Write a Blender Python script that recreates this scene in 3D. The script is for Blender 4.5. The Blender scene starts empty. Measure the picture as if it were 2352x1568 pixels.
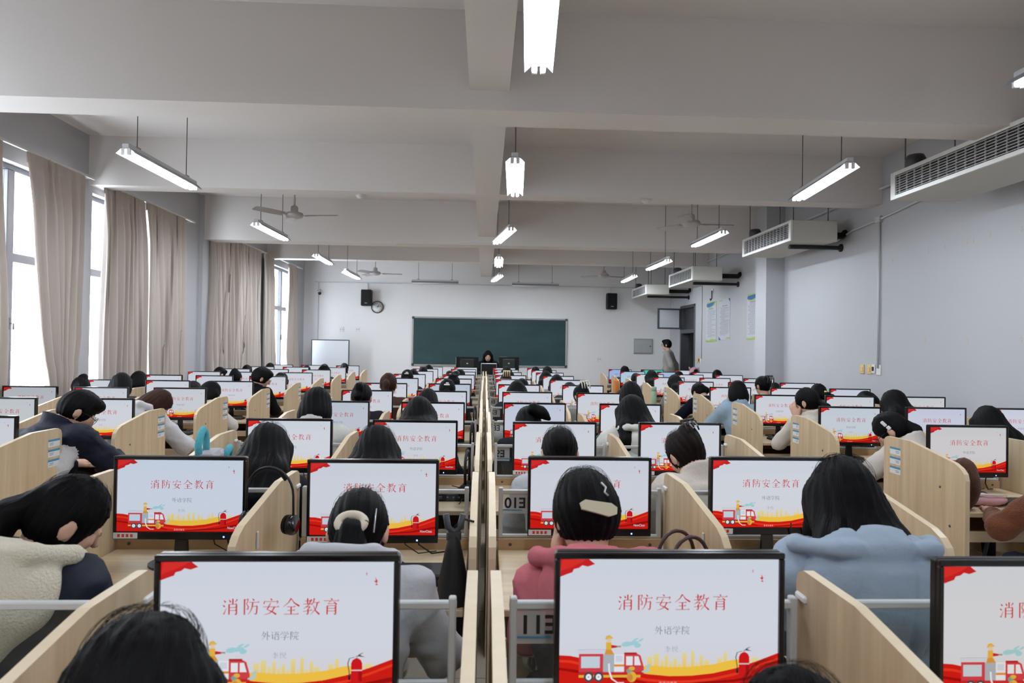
import bpy, bmesh, math, random
import numpy as np
from mathutils import Vector, Matrix
random.seed(7)
SC = bpy.context.scene
COL = SC.collection
# ------------------------------------------------------------------ camera
CZ = 1.61
FPX = 1500.0
YAW, PITCH, ROLL = 62/1500.0, 14.5/1500.0, math.radians(0.85)
FWD = Vector((math.sin(YAW)*math.cos(PITCH), math.cos(YAW)*math.cos(PITCH), math.sin(PITCH)))
R0 = FWD.cross(Vector((0, 0, 1))).normalized(); U0 = R0.cross(FWD)
RGT = R0*math.cos(ROLL)+U0*math.sin(ROLL); UPV = -R0*math.sin(ROLL)+U0*math.cos(ROLL)
cd = bpy.data.cameras.new('camera'); cam = bpy.data.objects.new('camera', cd); COL.objects.link(cam)
cd.sensor_width = 36; cd.lens = 36*FPX/2352; cd.clip_start = 0.05; cd.clip_end = 200
m = Matrix((RGT, UPV, -FWD)).transposed().to_4x4(); m.translation = Vector((0, 0, CZ)); cam.matrix_world = m
SC.camera = cam
cd.dof.use_dof = True; cd.dof.focus_distance = 5.0; cd.dof.aperture_fstop = 5.6
# ------------------------------------------------------------------ sky, exposure
W = bpy.data.worlds.new('overcast_sky'); SC.world = W; W.use_nodes = True
bg = W.node_tree.nodes['Background']; bg.inputs[0].default_value = (0.90, 0.95, 1.0, 1); bg.inputs[1].default_value = 16.5
SC.view_settings.view_transform = 'Standard'; SC.view_settings.look = 'None'
SC.view_settings.exposure = 0.0; SC.view_settings.gamma = 1.0; SC.view_settings.use_curve_mapping = False
CY = SC.cycles
CY.max_bounces = 6; CY.diffuse_bounces = 4; CY.glossy_bounces = 2; CY.transmission_bounces = 2; CY.transparent_max_bounces = 16
CY.caustics_reflective = False; CY.caustics_refractive = False; CY.sample_clamp_indirect = 4.0
CY.use_light_tree = False; CY.use_adaptive_sampling = True; CY.adaptive_threshold = 0.06
LAMP_POWER = 102.0        # emission of the fluorescent tubes
SCREEN_GLOW = 0.92
# ------------------------------------------------------------------ helpers
def ray(x, y): return FWD + RGT*((x-1176)/FPX) - UPV*((y-784)/FPX)
CAMP = Vector((0, 0, CZ))
def atY(x, y, Y): d = ray(x, y); return CAMP + d*(Y/d.y)
def atX(x, y, X): d = ray(x, y); return CAMP + d*(X/d.x)
def atZ(x, y, Z): d = ray(x, y); return CAMP + d*((Z-CZ)/d.z)
def inframe(p, mx=60):
    v = Vector(p)-CAMP; z = v.dot(FWD)
    if z < 0.1: return False
    x = 1176+FPX*v.dot(RGT)/z; y = 784-FPX*v.dot(UPV)/z
    return -mx < x < 2352+mx and -mx < y < 1568+mx
def lin(c):
    c = c/255.0
    return c/12.92 if c <= 0.04045 else ((c+0.055)/1.055)**2.4
def rgb(r, g, b): return (lin(r), lin(g), lin(b), 1.0)
MATS = {}
def mat(name, col, rough=0.6, metal=0.0, noise=None, bump=None, spec=0.5, var=None, sheen=0, coat=0):
    """noise=(scale xyz, amount): colour grain; bump=(scale xyz, strength)"""
    m = bpy.data.materials.new(name); m.use_nodes = True; nt = m.node_tree; b = nt.nodes['Principled BSDF']
    b.inputs['Base Color'].default_value = col; b.inputs['Roughness'].default_value = rough; b.inputs['Metallic'].default_value = metal
    b.inputs['Specular IOR Level'].default_value = spec
    if sheen: b.inputs['Sheen Weight'].default_value = sheen
    if coat: b.inputs['Coat Weight'].default_value = coat
    tc = None
    def coord(scale):
        nonlocal tc
        if tc is None: tc = nt.nodes.new('ShaderNodeTexCoord')
        mp = nt.nodes.new('ShaderNodeMapping'); mp.inputs['Scale'].default_value = scale
        nt.links.new(tc.outputs['Object'], mp.inputs[0]); return mp.outputs[0]
    last = None
    if noise:
        n = nt.nodes.new('ShaderNodeTexNoise'); n.inputs['Scale'].default_value = 1; n.inputs['Detail'].default_value = 4
        nt.links.new(coord(noise[0]), n.inputs['Vector'])
        mx = nt.nodes.new('ShaderNodeMix'); mx.data_type = 'RGBA'
        a = noise[1]
        mx.inputs['A'].default_value = (col[0]*(1-a), col[1]*(1-a), col[2]*(1-a), 1)
        mx.inputs['B'].default_value = (min(1, col[0]*(1+a)), min(1, col[1]*(1+a)), min(1, col[2]*(1+a)), 1)
        nt.links.new(n.outputs['Fac'], mx.inputs['Factor']); nt.links.new(mx.outputs['Result'], b.inputs['Base Color'])
    if bump:
        n = nt.nodes.new('ShaderNodeTexNoise'); n.inputs['Scale'].default_value = 1; n.inputs['Detail'].default_value = 3
        nt.links.new(coord(bump[0]), n.inputs['Vector'])
        bp = nt.nodes.new('ShaderNodeBump'); bp.inputs['Strength'].default_value = bump[1]; bp.inputs['Distance'].default_value = 0.01
        nt.links.new(n.outputs['Fac'], bp.inputs['Height']); nt.links.new(bp.outputs[0], b.inputs['Normal'])
    MATS[name] = m; return m
def emis(name, col, s, sample=True):
    m = bpy.data.materials.new(name); m.use_nodes = True; nt = m.node_tree; nt.nodes.clear()
    e = nt.nodes.new('ShaderNodeEmission'); o = nt.nodes.new('ShaderNodeOutputMaterial')
    e.inputs[0].default_value = col; e.inputs[1].default_value = s; nt.links.new(e.outputs[0], o.inputs[0])
    if not sample: m.cycles.emission_sampling = 'NONE'
    MATS[name] = m; return m
def glassmat(name, tint, gloss=0.08, rough=0.02):
    m = bpy.data.materials.new(name); m.use_nodes = True; nt = m.node_tree; nt.nodes.clear()
    t = nt.nodes.new('ShaderNodeBsdfTransparent'); t.inputs[0].default_value = tint
    g = nt.nodes.new('ShaderNodeBsdfGlossy'); g.inputs[0].default_value = (0.9, 0.95, 1, 1); g.inputs[1].default_value = rough
    lw = nt.nodes.new('ShaderNodeLayerWeight'); lw.inputs[0].default_value = 0.5
    f = nt.nodes.new('ShaderNodeMath'); f.operation = 'MULTIPLY_ADD'; pw = nt.nodes.new('ShaderNodeMath'); pw.operation = 'POWER'; pw.inputs[1].default_value = 4
    nt.links.new(lw.outputs['Facing'], pw.inputs[0]); nt.links.new(pw.outputs[0], f.inputs[0]); f.inputs[1].default_value = 0.5; f.inputs[2].default_value = gloss*0.3
    mx = nt.nodes.new('ShaderNodeMixShader'); o = nt.nodes.new('ShaderNodeOutputMaterial')
    nt.links.new(f.outputs[0], mx.inputs[0]); nt.links.new(t.outputs[0], mx.inputs[1]); nt.links.new(g.outputs[0], mx.inputs[2])
    nt.links.new(mx.outputs[0], o.inputs[0]); MATS[name] = m; return m
class MB:
    """collects geometry for ONE mesh object"""
    def __init__(s): s.v = []; s.f = []; s.m = []; s.sm = []; s.cur = 0; s.smooth = False
    def mat(s, i): s.cur = i; return s
    def add(s, vs, fs, T=None):
        o = len(s.v)
        for p in vs:
            p = Vector(p); s.v.append(tuple(T @ p if T is not None else p))
        for f in fs:
            s.f.append(tuple(o+i for i in f)); s.m.append(s.cur); s.sm.append(s.smooth)
        return s
    def box(s, a, b, T=None):
        x0, y0, z0 = a; x1, y1, z1 = b
        return s.add([(x0,y0,z0),(x1,y0,z0),(x1,y1,z0),(x0,y1,z0),(x0,y0,z1),(x1,y0,z1),(x1,y1,z1),(x0,y1,z1)],
              [(0,3,2,1),(4,5,6,7),(0,1,5,4),(1,2,6,5),(2,3,7,6),(3,0,4,7)], T)
    def rbox(s, a, b, r, T=None):
        """box with chamfered edges"""
        x0, y0, z0 = a; x1, y1, z1 = b; vs = []; idx = {}
        X = (x0, x1); Y = (y0, y1); Z = (z0, z1); sg = (1, -1)
        for i in (0, 1):
            for j in (0, 1):
                for k in (0, 1):
                    for ax in range(3):
                        p = [X[i]+sg[i]*r, Y[j]+sg[j]*r, Z[k]+sg[k]*r]
                        p[ax] = (X, Y, Z)[ax][(i, j, k)[ax]]
                        idx[(i,j,k,ax)] = len(vs); vs.append(tuple(p))
        I = lambda i,j,k,a: idx[(i,j,k,a)]
        fs = []
        for k in (0, 1): fs.append([I(0,0,k,2),I(1,0,k,2),I(1,1,k,2),I(0,1,k,2)][::(1 if k else -1)])
        for j in (0, 1): fs.append([I(0,j,0,1),I(1,j,0,1),I(1,j,1,1),I(0,j,1,1)][::(-1 if j else 1)])
        for i in (0, 1): fs.append([I(i,0,0,0),I(i,1,0,0),I(i,1,1,0),I(i,0,1,0)][::(1 if i else -1)])
        for j in (0, 1):
            for k in (0, 1):
                f = [I(0,j,k,1),I(1,j,k,1),I(1,j,k,2),I(0,j,k,2)]; fs.append(f if (j == k) == bool(0) else f[::-1])
        for i in (0, 1):
            for k in (0, 1):
                f = [I(i,0,k,0),I(i,1,k,0),I(i,1,k,2),I(i,0,k,2)]; fs.append(f if (i != k) == bool(0) else f[::-1])
        for i in (0, 1):
            for j in (0, 1):
                f = [I(i,j,0,0),I(i,j,1,0),I(i,j,1,1),I(i,j,0,1)]; fs.append(f if (i == j) == bool(0) else f[::-1])
        for i in (0, 1):
            for j in (0, 1):
                for k in (0, 1):
                    f = [I(i,j,k,0),I(i,j,k,1),I(i,j,k,2)]; fs.append(f if (i+j+k) % 2 else f[::-1])
        return s.add(vs, fs, T)
    def tube(s, pts, r, n=8, cap=True, T=None):
        pts = [Vector(p) for p in pts]; rs = r if isinstance(r, (list, tuple)) else [r]*len(pts)
        vs = []; up = None
        for i, p in enumerate(pts):
            d = (pts[min(i+1, len(pts)-1)]-pts[max(i-1, 0)]).normalized()
            if up is None:
                up = Vector((0, 0, 1)) if abs(d.z) < 0.9 else Vector((1, 0, 0))
            a = d.cross(up).normalized(); up = a.cross(d).normalized()
            for k in range(n):
                t = 2*math.pi*k/n; vs.append(p+(a*math.cos(t)+up*math.sin(t))*rs[i])
        fs = [(i*n+k, i*n+(k+1) % n, (i+1)*n+(k+1) % n, (i+1)*n+k) for i in range(len(pts)-1) for k in range(n)]
        fs = [f[::-1] for f in fs]
        if cap: fs += [tuple(range(n)), tuple(range((len(pts)-1)*n, len(pts)*n))[::-1]]
        sm = s.smooth; s.smooth = True; s.add(vs, fs, T); s.smooth = sm; return s
    def lathe(s, prof, n=20, T=None):
        """prof: [(r,z)] about local Z"""
        vs = [(r*math.cos(2*math.pi*k/n), r*math.sin(2*math.pi*k/n), z) for r, z in prof for k in range(n)]
        fs = [(i*n+k, i*n+(k+1) % n, (i+1)*n+(k+1) % n, (i+1)*n+k) for i in range(len(prof)-1) for k in range(n)]
        fs += [tuple(range(n))[::-1], tuple(range((len(prof)-1)*n, len(prof)*n))]
        sm = s.smooth; s.smooth = True; s.add(vs, fs, T); s.smooth = sm; return s
    def prism(s, poly, h0, h1, axis=2, T=None):
        """poly in the plane perpendicular to axis (ccw seen from +axis), extruded h0..h1"""
        n = len(poly)
        def P(p, h):
            return (p[0], p[1], h) if axis == 2 else ((p[0], h, p[1]) if axis == 1 else (h, p[0], p[1]))
        vs = [P(p, h0) for p in poly]+[P(p, h1) for p in poly]
        fs = [tuple(range(n))[::-1], tuple(range(n, 2*n))]+[(i, (i+1) % n, n+(i+1) % n, n+i) for i in range(n)]
        if axis == 1: fs = [f[::-1] for f in fs]
        return s.add(vs, fs, T)
    def grid(s, P, T=None):
        """P[i][j] points"""
        n, m = len(P), len(P[0]); vs = [p for row in P for p in row]
        fs = [(i*m+j, i*m+j+1, (i+1)*m+j+1, (i+1)*m+j) for i in range(n-1) for j in range(m-1)]
        sm = s.smooth; s.smooth = True; s.add(vs, fs, T); s.smooth = sm; return s
    def mesh(s, name, mats):
        me = bpy.data.meshes.new(name); me.from_pydata(s.v, [], s.f)
        for m_ in (mats if isinstance(mats, (list, tuple)) else [mats]): me.materials.append(MATS[m_] if isinstance(m_, str) else m_)
        me.polygons.foreach_set('material_index', s.m); me.polygons.foreach_set('use_smooth', s.sm); me.update()
        return me
    def build(s, name, mats, parent=None, loc=(0,0,0), rz=0):
        return put(name, s.mesh(name, mats), parent, loc, rz)
def put(name, me, parent=None, loc=(0,0,0), rz=0, rot=None, sc=None):
    o = bpy.data.objects.new(name, me); COL.objects.link(o); o.location = loc; o.rotation_euler = rot or (0, 0, rz)
    if sc: o.scale = sc
    o.parent = parent; return o
def tag(o, label, cat, group=None):
    o['label'] = label; o['category'] = cat
    if group: o['group'] = group
    return o
def thing(name, label, cat, loc=(0,0,0), rz=0, group=None):
    return tag(put(name, None, None, loc, rz), label, cat, group)
def struct(name, mb, mats, parent=None):
    o = mb.build(name, mats, parent)
    if parent is None: o['kind'] = 'structure'
    return o
# ------------------------------------------------------------------ materials
mat('wall_paint_shaded', rgb(188, 189, 194), 0.75, noise=((0.9, 0.9, 0.9), 0.02), bump=((40, 40, 40), 0.05))  # same wall paint, darkened to imitate weaker light on the side walls
mat('wall_paint', rgb(236, 235, 236), 0.75, noise=((0.9, 0.9, 0.9), 0.02), bump=((40, 40, 40), 0.05))  # same paint, lightened to imitate the brighter light on the back wall
mat('ceiling_paint', rgb(234, 230, 228), 0.85, noise=((0.7, 0.7, 0.7), 0.025), bump=((30, 30, 30), 0.04))
mat('floor_tile', rgb(206, 194, 178), 0.3, noise=((2, 2, 2), 0.12))
mat('grout', rgb(96, 92, 88), 0.8)
mat('wood', rgb(214, 192, 160), 0.42, bump=((90, 90, 6), 0.03))
mat('wood_edge', rgb(224, 204, 172), 0.4, noise=((40, 40, 8), 0.06))
mat('wood_dark', rgb(186, 158, 124), 0.45, noise=((6, 40, 40), 0.10))
mat('alu', rgb(196, 198, 200), 0.35, 0.6)
mat('grey_paint', rgb(206, 208, 210), 0.45)
mat('white_plastic', rgb(232, 232, 230), 0.4)
mat('cream_plastic', rgb(226, 196, 130), 0.4)
mat('beige_metal', rgb(206, 204, 196), 0.5)
mat('black_plastic', rgb(16, 16, 19), 0.22)
mat('black_matt', rgb(20, 20, 22), 0.6)
mat('black_foam', rgb(12, 12, 13), 0.9, bump=((120, 120, 120), 0.4))
mat('dark_metal', rgb(70, 72, 76), 0.45, 0.3)
mat('frame_grey', rgb(84, 86, 92), 0.45, 0.2)
mat('steel', rgb(150, 150, 152), 0.35, 0.8)
mat('rod_grey', rgb(96, 92, 90), 0.5, 0.4)
mat('fan_metal', rgb(190, 186, 182), 0.4, 0.2)
mat('silver', rgb(190, 192, 196), 0.3, 0.7)
mat('reflector', rgb(150, 156, 164), 0.45)
mat('curtain_cloth', rgb(204, 194, 187), 0.95, noise=((1.5, 14, 0.6), 0.06), bump=((300, 300, 300), 0.1), sheen=0.2)
mat('whiteboard', rgb(214, 218, 224), 0.25)
mat('chalk_frame', rgb(168, 168, 166), 0.4, 0.4)
mat('board_box', rgb(176, 180, 180), 0.5)
mat('paper', rgb(226, 228, 230), 0.7)
mat('poster_paper', rgb(196, 199, 206), 0.7); mat('old_tape', rgb(196, 186, 158), 0.7)
mat('blue_ink', rgb(62, 108, 168), 0.7); mat('sticker_blue', rgb(72, 142, 178), 0.6); mat('green_ink', rgb(160, 190, 92), 0.7); mat('grey_ink', rgb(148, 150, 160), 0.7)
mat('black_ink', rgb(22, 22, 24), 0.6); mat('red_ink', rgb(206, 60, 50), 0.6); mat('navy_ink', rgb(60, 96, 140), 0.7)
mat('dark_gap', rgb(30, 29, 30), 0.8)
emis('tube_light', (0.86, 0.93, 1.0, 1), LAMP_POWER)
emis('led_blue', (0.25, 0.4, 1.0, 1), 3.0, False)
glassmat('window_glass', (0.96, 0.98, 1, 1)); glassmat('desk_glass', (0.90, 0.93, 0.93, 1))
fm = bpy.data.materials.new('frosted_film'); fm.use_nodes = True; MATS['frosted_film'] = fm; nt = fm.node_tree; nt.nodes.clear()
t_ = nt.nodes.new('ShaderNodeBsdfTransparent'); d_ = nt.nodes.new('ShaderNodeBsdfDiffuse'); d_.inputs[0].default_value = (.8, .8, .8, 1); x_ = nt.nodes.new('ShaderNodeMixShader'); x_.inputs[0].default_value = .32; o_ = nt.nodes.new('ShaderNodeOutputMaterial')
nt.links.new(t_.outputs[0], x_.inputs[1]); nt.links.new(d_.outputs[0], x_.inputs[2]); nt.links.new(x_.outputs[0], o_.inputs[0])
def wood_streaks(name, c1, c2, along):
    """laminate: long streaks running along one axis, each board with its own offset"""
    m = MATS[name]; nt = m.node_tree; b = nt.nodes['Principled BSDF']
    tc = nt.nodes.new('ShaderNodeTexCoord'); oi = nt.nodes.new('ShaderNodeObjectInfo'); ad = nt.nodes.new('ShaderNodeVectorMath'); ad.operation = 'ADD'
    sc_ = nt.nodes.new('ShaderNodeVectorMath'); sc_.operation = 'SCALE'; sc_.inputs['Scale'].default_value = 7.0
    nt.links.new(oi.outputs['Location'], sc_.inputs[0]); nt.links.new(tc.outputs['Object'], ad.inputs[0]); nt.links.new(sc_.outputs[0], ad.inputs[1])
    mp = nt.nodes.new('ShaderNodeMapping'); mp.inputs['Scale'].default_value = along
    nt.links.new(ad.outputs[0], mp.inputs[0])
    n = nt.nodes.new('ShaderNodeTexNoise'); n.inputs['Scale'].default_value = 1; n.inputs['Detail'].default_value = 5; n.inputs['Roughness'].default_value = 0.6
    nt.links.new(mp.outputs[0], n.inputs['Vector'])
    r = nt.nodes.new('ShaderNodeValToRGB'); e = r.color_ramp.elements
    e[0].position = 0.32; e[0].color = c1; e[1].position = 0.68; e[1].color = c2
    nt.links.new(n.outputs['Fac'], r.inputs[0]); nt.links.new(r.outputs[0], b.inputs['Base Color'])
mat('wood_top', rgb(214, 192, 160), 0.38)
wood_streaks('wood', rgb(194, 168, 134), rgb(216, 195, 162), (20, 20, 1.0)); wood_streaks('wood_top', rgb(200, 175, 142), rgb(222, 202, 170), (1.2, 24, 24))
def translucent(name, col, fac):
    m = MATS[name]; nt = m.node_tree; b = nt.nodes['Principled BSDF']; o = nt.nodes['Material Output']
    t = nt.nodes.new('ShaderNodeBsdfTranslucent'); t.inputs[0].default_value = col; mx = nt.nodes.new('ShaderNodeMixShader'); mx.inputs[0].default_value = fac
    nt.links.new(b.outputs[0], mx.inputs[1]); nt.links.new(t.outputs[0], mx.inputs[2]); nt.links.new(mx.outputs[0], o.inputs[0])
translucent('curtain_cloth', rgb(196, 178, 168), 0.10)
def obj_tint(name, col, rough, **k):
    """colour taken from the object's own colour, so copies may share a mesh"""
    m = mat(name, col, rough, **k); nt = m.node_tree; b = nt.nodes['Principled BSDF']
    oi = nt.nodes.new('ShaderNodeObjectInfo'); nt.links.new(oi.outputs['Color'], b.inputs['Base Color']); return m
obj_tint('cloth', (1, 1, 1, 1), 0.95, bump=((38, 38, 38), 0.35), spec=0.1)
obj_tint('nylon', (1, 1, 1, 1), 0.6, bump=((26, 26, 26), 0.45), spec=0.2)
obj_tint('fleece', (1, 1, 1, 1), 1.0, bump=((150, 150, 150), 0.7), sheen=0.15, spec=0.1)
obj_tint('tinted', (1, 1, 1, 1), 0.5)
mat('cloth_white', rgb(206, 206, 210), 0.9, bump=((30, 30, 30), 0.4), spec=0.1); mat('cloth_charcoal', rgb(44, 44, 52), 0.8, bump=((24, 24, 24), 0.5), spec=0.2); mat('fleece_cream', rgb(222, 214, 196), 1.0, bump=((140, 140, 140), 0.7), spec=0.1)
# ------------------------------------------------------------------ the room
XL, XR, YB, YR = -4.75, 4.95, 17.3, -2.2
ZC, ZP, ZS = 4.07, 3.34, 3.48
BEAMS = [(1.60, 1.88, ZS), (4.75, 5.10, ZP), (7.97, 8.25, ZS), (11.05, 11.40, ZP), (14.35, 14.63, ZS)]
fl = struct('floor', MB().box((XL-.3, YR-.3, -.1), (XR+2.2, YB+.3, -.006)), 'grout')
tile = MB().rbox((-.397, -.397, -.006), (.397, .397, 0), .002).mesh('tile', 'floor_tile')
for i in range(12):                    # tiles of the aisles that the camera could see
    for j in range(-1, 21):
        put('tile', tile, fl, (XL+.4+i*.8, YR+1.0+j*.8, 0))
struct('ceiling', MB().box((XL-.3, YR-.3, ZC), (XR+.3, YB+.3, ZC+.15)), 'ceiling_paint')
for k, (a, b, z) in enumerate(BEAMS):
    o = struct('trim_%d' % (k+1), MB().box((XL-.1, a, z), (XR+.1, b, ZC+.02)), 'ceiling_paint'); o['label'] = 'painted ceiling beam across the room'
o = struct('trim_6', MB().box((-.14, YR, ZS+.004), (.15, YB+.02, ZC+.02)), 'ceiling_paint'); o['label'] = 'painted beam running along the middle of the ceiling'
# left wall with window openings
WZ0, WZ1 = 1.0, 3.40
WIN = [(-1.5, .9), (2.1, 4.5), (5.30, 7.78), (8.05, 10.45), (11.42, 13.6), (14.55, 16.4)]
mb = MB(); x0, x1 = XL-.24, XL
edges = [YR-.3]+[e for w in WIN for e in w]+[YB+.3]
for i in range(0, len(edges), 2): mb.box((x0, edges[i], 0), (x1, edges[i+1], ZC+.1))
for a, b in WIN: mb.box((x0, a, 0), (x1, b, WZ0)); mb.box((x0, a, WZ1), (x1, b, ZC+.1))
struct('wall_left', mb, 'wall_paint_shaded')
struct('wall_back', MB().box((XL-.3, YB, 0), (XR+2.2, YB+.2, ZC+.1)), 'wall_paint')
struct('wall_rear', MB().box((XL-.3, YR-.2, 0), (XR+.3, YR, ZC+.1)), 'wall_paint')
DY0, DY1, DZ1, DZ2 = 15.20, 16.36, 2.08, 2.72
mb = MB(); mb.box((XR, YR-.3, 0), (XR+.24, DY0, ZC+.1)); mb.box((XR, DY1, 0), (XR+.24, YB+.3, ZC+.1)); mb.box((XR, DY0, DZ2), (XR+.24, DY1, ZC+.1))
struct('wall_right', mb, 'wall_paint_shaded')
struct('trim_7', MB().box((XR-.31, 10.63, 0), (XR+.02, 11.05, ZC)), 'wall_paint_shaded')['label'] = 'square painted column standing out from the right wall'
struct('trim_8', MB().box((XL-.02, 11.0, 0), (XL+.06, 11.4, ZC)), 'wall_paint_shaded')['label'] = 'shallow painted pilaster on the window wall'
# corridor outside the door so that the doorway is not open to the sky
mb = MB(); mb.box((XR+2.0, 13.5, 0), (XR+2.2, YB+.3, 3)); mb.box((XR+.24, 13.3, 0), (XR+2.2, 13.5, 3)); mb.box((XR+.24, 13.3, 2.9), (XR+2.2, YB+.3, 3.1))
struct('wall_corridor', mb, 'wall_paint')
# pipe / cable trunking lines on back and right wall
struct('trim_9', MB().box((XL+.28, YB-.025, 3.25), (XR, YB, 3.275)), 'grey_paint')['label'] = 'thin cable trunking along the top of the back wall'
# windows
def window(n, a, b):
    w = put('window_%d' % n, None); w['kind'] = 'structure'
    fx0, fx1 = XL-.16, XL-.10; t = .055; ztr = 2.46; mid = a+(b-a)*.62
    def bar(nm, p, q): MB().rbox(p, q, .006).build(nm, 'frame_grey', w)
    bar('frame_side', (fx0, a, WZ0), (fx1, a+t, WZ1)); bar('frame_side', (fx0, b-t, WZ0), (fx1, b, WZ1))
    bar('frame_head', (fx0, a, WZ1-t), (fx1, b, WZ1)); bar('frame_foot', (fx0, a, WZ0), (fx1, b, WZ0+t))
    bar('transom', (fx0-.01, a+t, ztr-.045), (fx1+.01, b-t, ztr+.045)); bar('mullion', (fx0-.012, mid-.05, WZ0+t), (fx1+.012, mid+.05, WZ1-t))
    for p, q in ((a+t, mid-.05), (mid+.05, b-t)):
        for z0, z1 in ((WZ0+t, ztr-.045), (ztr+.045, WZ1-t)):
            MB().box((XL-.133, p, z0), (XL-.127, q, z1)).build('pane', 'window_glass', w)
    MB().rbox((XL-.25, a-.03, WZ0-.03), (XL+.05, b+.03, WZ0), .006).build('window_sill', 'white_plastic', w)
    lk = MB(); lk.rbox((XL-.09, mid-.015, 1.72), (XL-.07, mid+.015, 1.84), .004); lk.tube([(XL-.07, mid, 1.78), (XL-.04, mid, 1.78), (XL-.04, mid, 1.72)], .008, 6); lk.build('window_latch', 'dark_metal', w)
for k, (a, b) in enumerate(WIN): window(k+1, a, b)
# door in the right wall near the back: dark frame, leaf swung open, open transom light
d = put('door_1', None); d['kind'] = 'structure'
t = .07
for nm, p, q in (('frame_side', (XR-.02, DY0, 0), (XR+.2, DY0+t, DZ2)), ('frame_side', (XR-.02, DY1-t, 0), (XR+.2, DY1, DZ2)),
                 ('frame_head', (XR-.02, DY0, DZ2-t), (XR+.2, DY1, DZ2)), ('transom_bar', (XR-.02, DY0+t, DZ1-.05), (XR+.2, DY1-t, DZ1+.05))):
    MB().rbox(p, q, .008).build(nm, 'frame_grey', d)
lf = MB().rbox((0, -.022, 0), (1.0, .022, 2.0), .006).build('door_leaf', 'dark_metal', d, (XR+.16, DY0+t+.03, .01), math.radians(8))
for px in (.12, .56):
    for pz0, pz1 in ((.15, .85), (1.0, 1.85)): MB().rbox((px, -.028, pz0), (px+.32, .028, pz1), .008).build('door_panel', 'frame_grey', lf)
h = MB(); h.tube([(.9, -.03, 1.02), (.9, -.07, 1.02), (.8, -.07, 1.02)], .01, 8); h.build('handle', 'steel', lf)
tr = MB()
for p, q in (((0, 0, 0), (.04, .03, .52)), ((.56, 0, 0), (.60, .03, .52)), ((.04, 0, 0), (.56, .03, .04)), ((.04, 0, .48), (.56, .03, .52))): tr.box(p, q)
tr = tr.build('transom_sash', 'frame_grey', d, (XR-.62, DY1-.12, DZ1+.06), math.radians(4))
MB().box((.04, .012, .04), (.56, .018, .48)).build('pane', 'whiteboard', tr)
tg = MB(); tg.box((XR+.08, DY0+t, DZ1+.05), (XR+.11, DY1-t, DZ2-t)); tg.build('transom_board', 'dark_metal', d)
# --------------------------------------------------------------- curtains
def curtain(label, ys, zt, zb, n, amp, ph=0.0, xoff=.10):
    """ys: list of (t from top 0..1, y_left, y_right); pleated cloth hanging in front of the window wall"""
    c = thing('curtain', label, 'curtain', (XL+xoff, ys[0][1], 0), group='beige curtains of the window wall')
    NI, NJ = 26, n*10+1
    def lerp(t, k):
        for (t0, *a), (t1, *b) in zip(ys, ys[1:]):
            if t <= t1: return a[k]+(b[k]-a[k])*(t-t0)/(t1-t0)
        return ys[-1][k+1]
    P = []; Q = []
    rnd = random.Random(hash(label) % 1000); fr = [rnd.uniform(.75, 1.3) for _ in range(n+1)]; am = [rnd.uniform(.55, 1.2) for _ in range(n+1)]
    cum = [0]
    for f_ in fr[:n]: cum.append(cum[-1]+f_)
    for i in range(NI):
        t = i/(NI-1); z = zt+(zb-zt)*t; yl = lerp(t, 0); yr = lerp(t, 1); row = []; row2 = []
        sq = .35+.65*min(1, t*6)
        for j in range(NJ):
            s = j/(NJ-1); k = min(n-1, int(s*n)); u = (cum[k]+(s*n-k)*fr[k])/cum[n]
            a = amp*am[k]*sq*(1.0 if abs(yr-yl) > .5 else 1.25)
            x = a*math.sin(2*math.pi*s*n+ph+.5*math.sin(3*t+k))+.25*a*math.sin(4*math.pi*s*n+2*t)
            y = yl+(yr-yl)*(u+.02*math.sin(7*t+k*1.7))
            row.append((x, y-ys[0][1], z)); row2.append((x+.006, y-ys[0][1], z))
        P.append(row); Q.append(row2)
    mb = MB(); mb.grid(P); mb.grid([r[::-1] for r in Q]); mb.build('cloth', 'curtain_cloth', c)
    hd = MB(); hd.grid([[(x*.4+.004, y, z+dz) for x, y, z in P[0]] for dz in (-.09, .03)]); hd.grid([[(x*.4-.004, y, z+dz) for x, y, z in P[0]][::-1] for dz in (-.09, .03)]); hd.build('header_tape', 'curtain_cloth', c)
    return c
def yz(x, y, X): p = atX(x, y, X); return p.y
def rail(label, a, b, z):
    r = thing('curtain_rail', label, 'curtain rail', (XL+.10, a, z), group='curtain rails')
    MB().rbox((-.014, 0, 0), (.014, b-a, .028), .004).build('track', 'white_plastic', r)
    for k in range(max(2, int((b-a)/.8)+1)):
        y = .06+(b-a-.12)*k/max(1, int((b-a)/.8)); mb = MB(); mb.box((-.10, y-.012, .004), (-.012, y+.012, .02)); mb.build('bracket', 'white_plastic', r)
XC = XL+.10
rail('white curtain rail above the nearest window with the swept curtain', 5.15, 7.92, 3.52)
rail('white curtain rail above the second window with two closed curtains', 8.27, 10.6, 3.52)
rail('white curtain rail above the third window, behind the beam', 11.42, 14.0, 3.52)
rail('white curtain rail above the far window by the back wall', 14.66, 16.75, 3.52)
zb = .42
def cy(x, y): return atX(x, y, XC).y
curtain('beige curtain at the left edge, mostly cut off by the frame', [(0, 5.45, cy(8, 350)), (1, 5.45, cy(14, 800))], 3.5, zb, 7, .045)
curtain('beige curtain swept towards the wall, narrowing to its foot', [(0, cy(60, 375), cy(193, 425)), (.3, cy(72, 520), cy(190, 560)), (.6, cy(92, 690), cy(178, 700)), (.82, cy(112, 810), cy(158, 820)), (.9, cy(120, 850), cy(158, 850)), (1, cy(112, 880), cy(168, 880))], 3.5, zb, 6, .055, .6)
curtain('closed beige curtain, left half of the second window pair', [(0, cy(238, 445), cy(331, 480)), (1, cy(226, 850), cy(334, 850))], 3.5, zb, 8, .045, 1)
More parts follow.
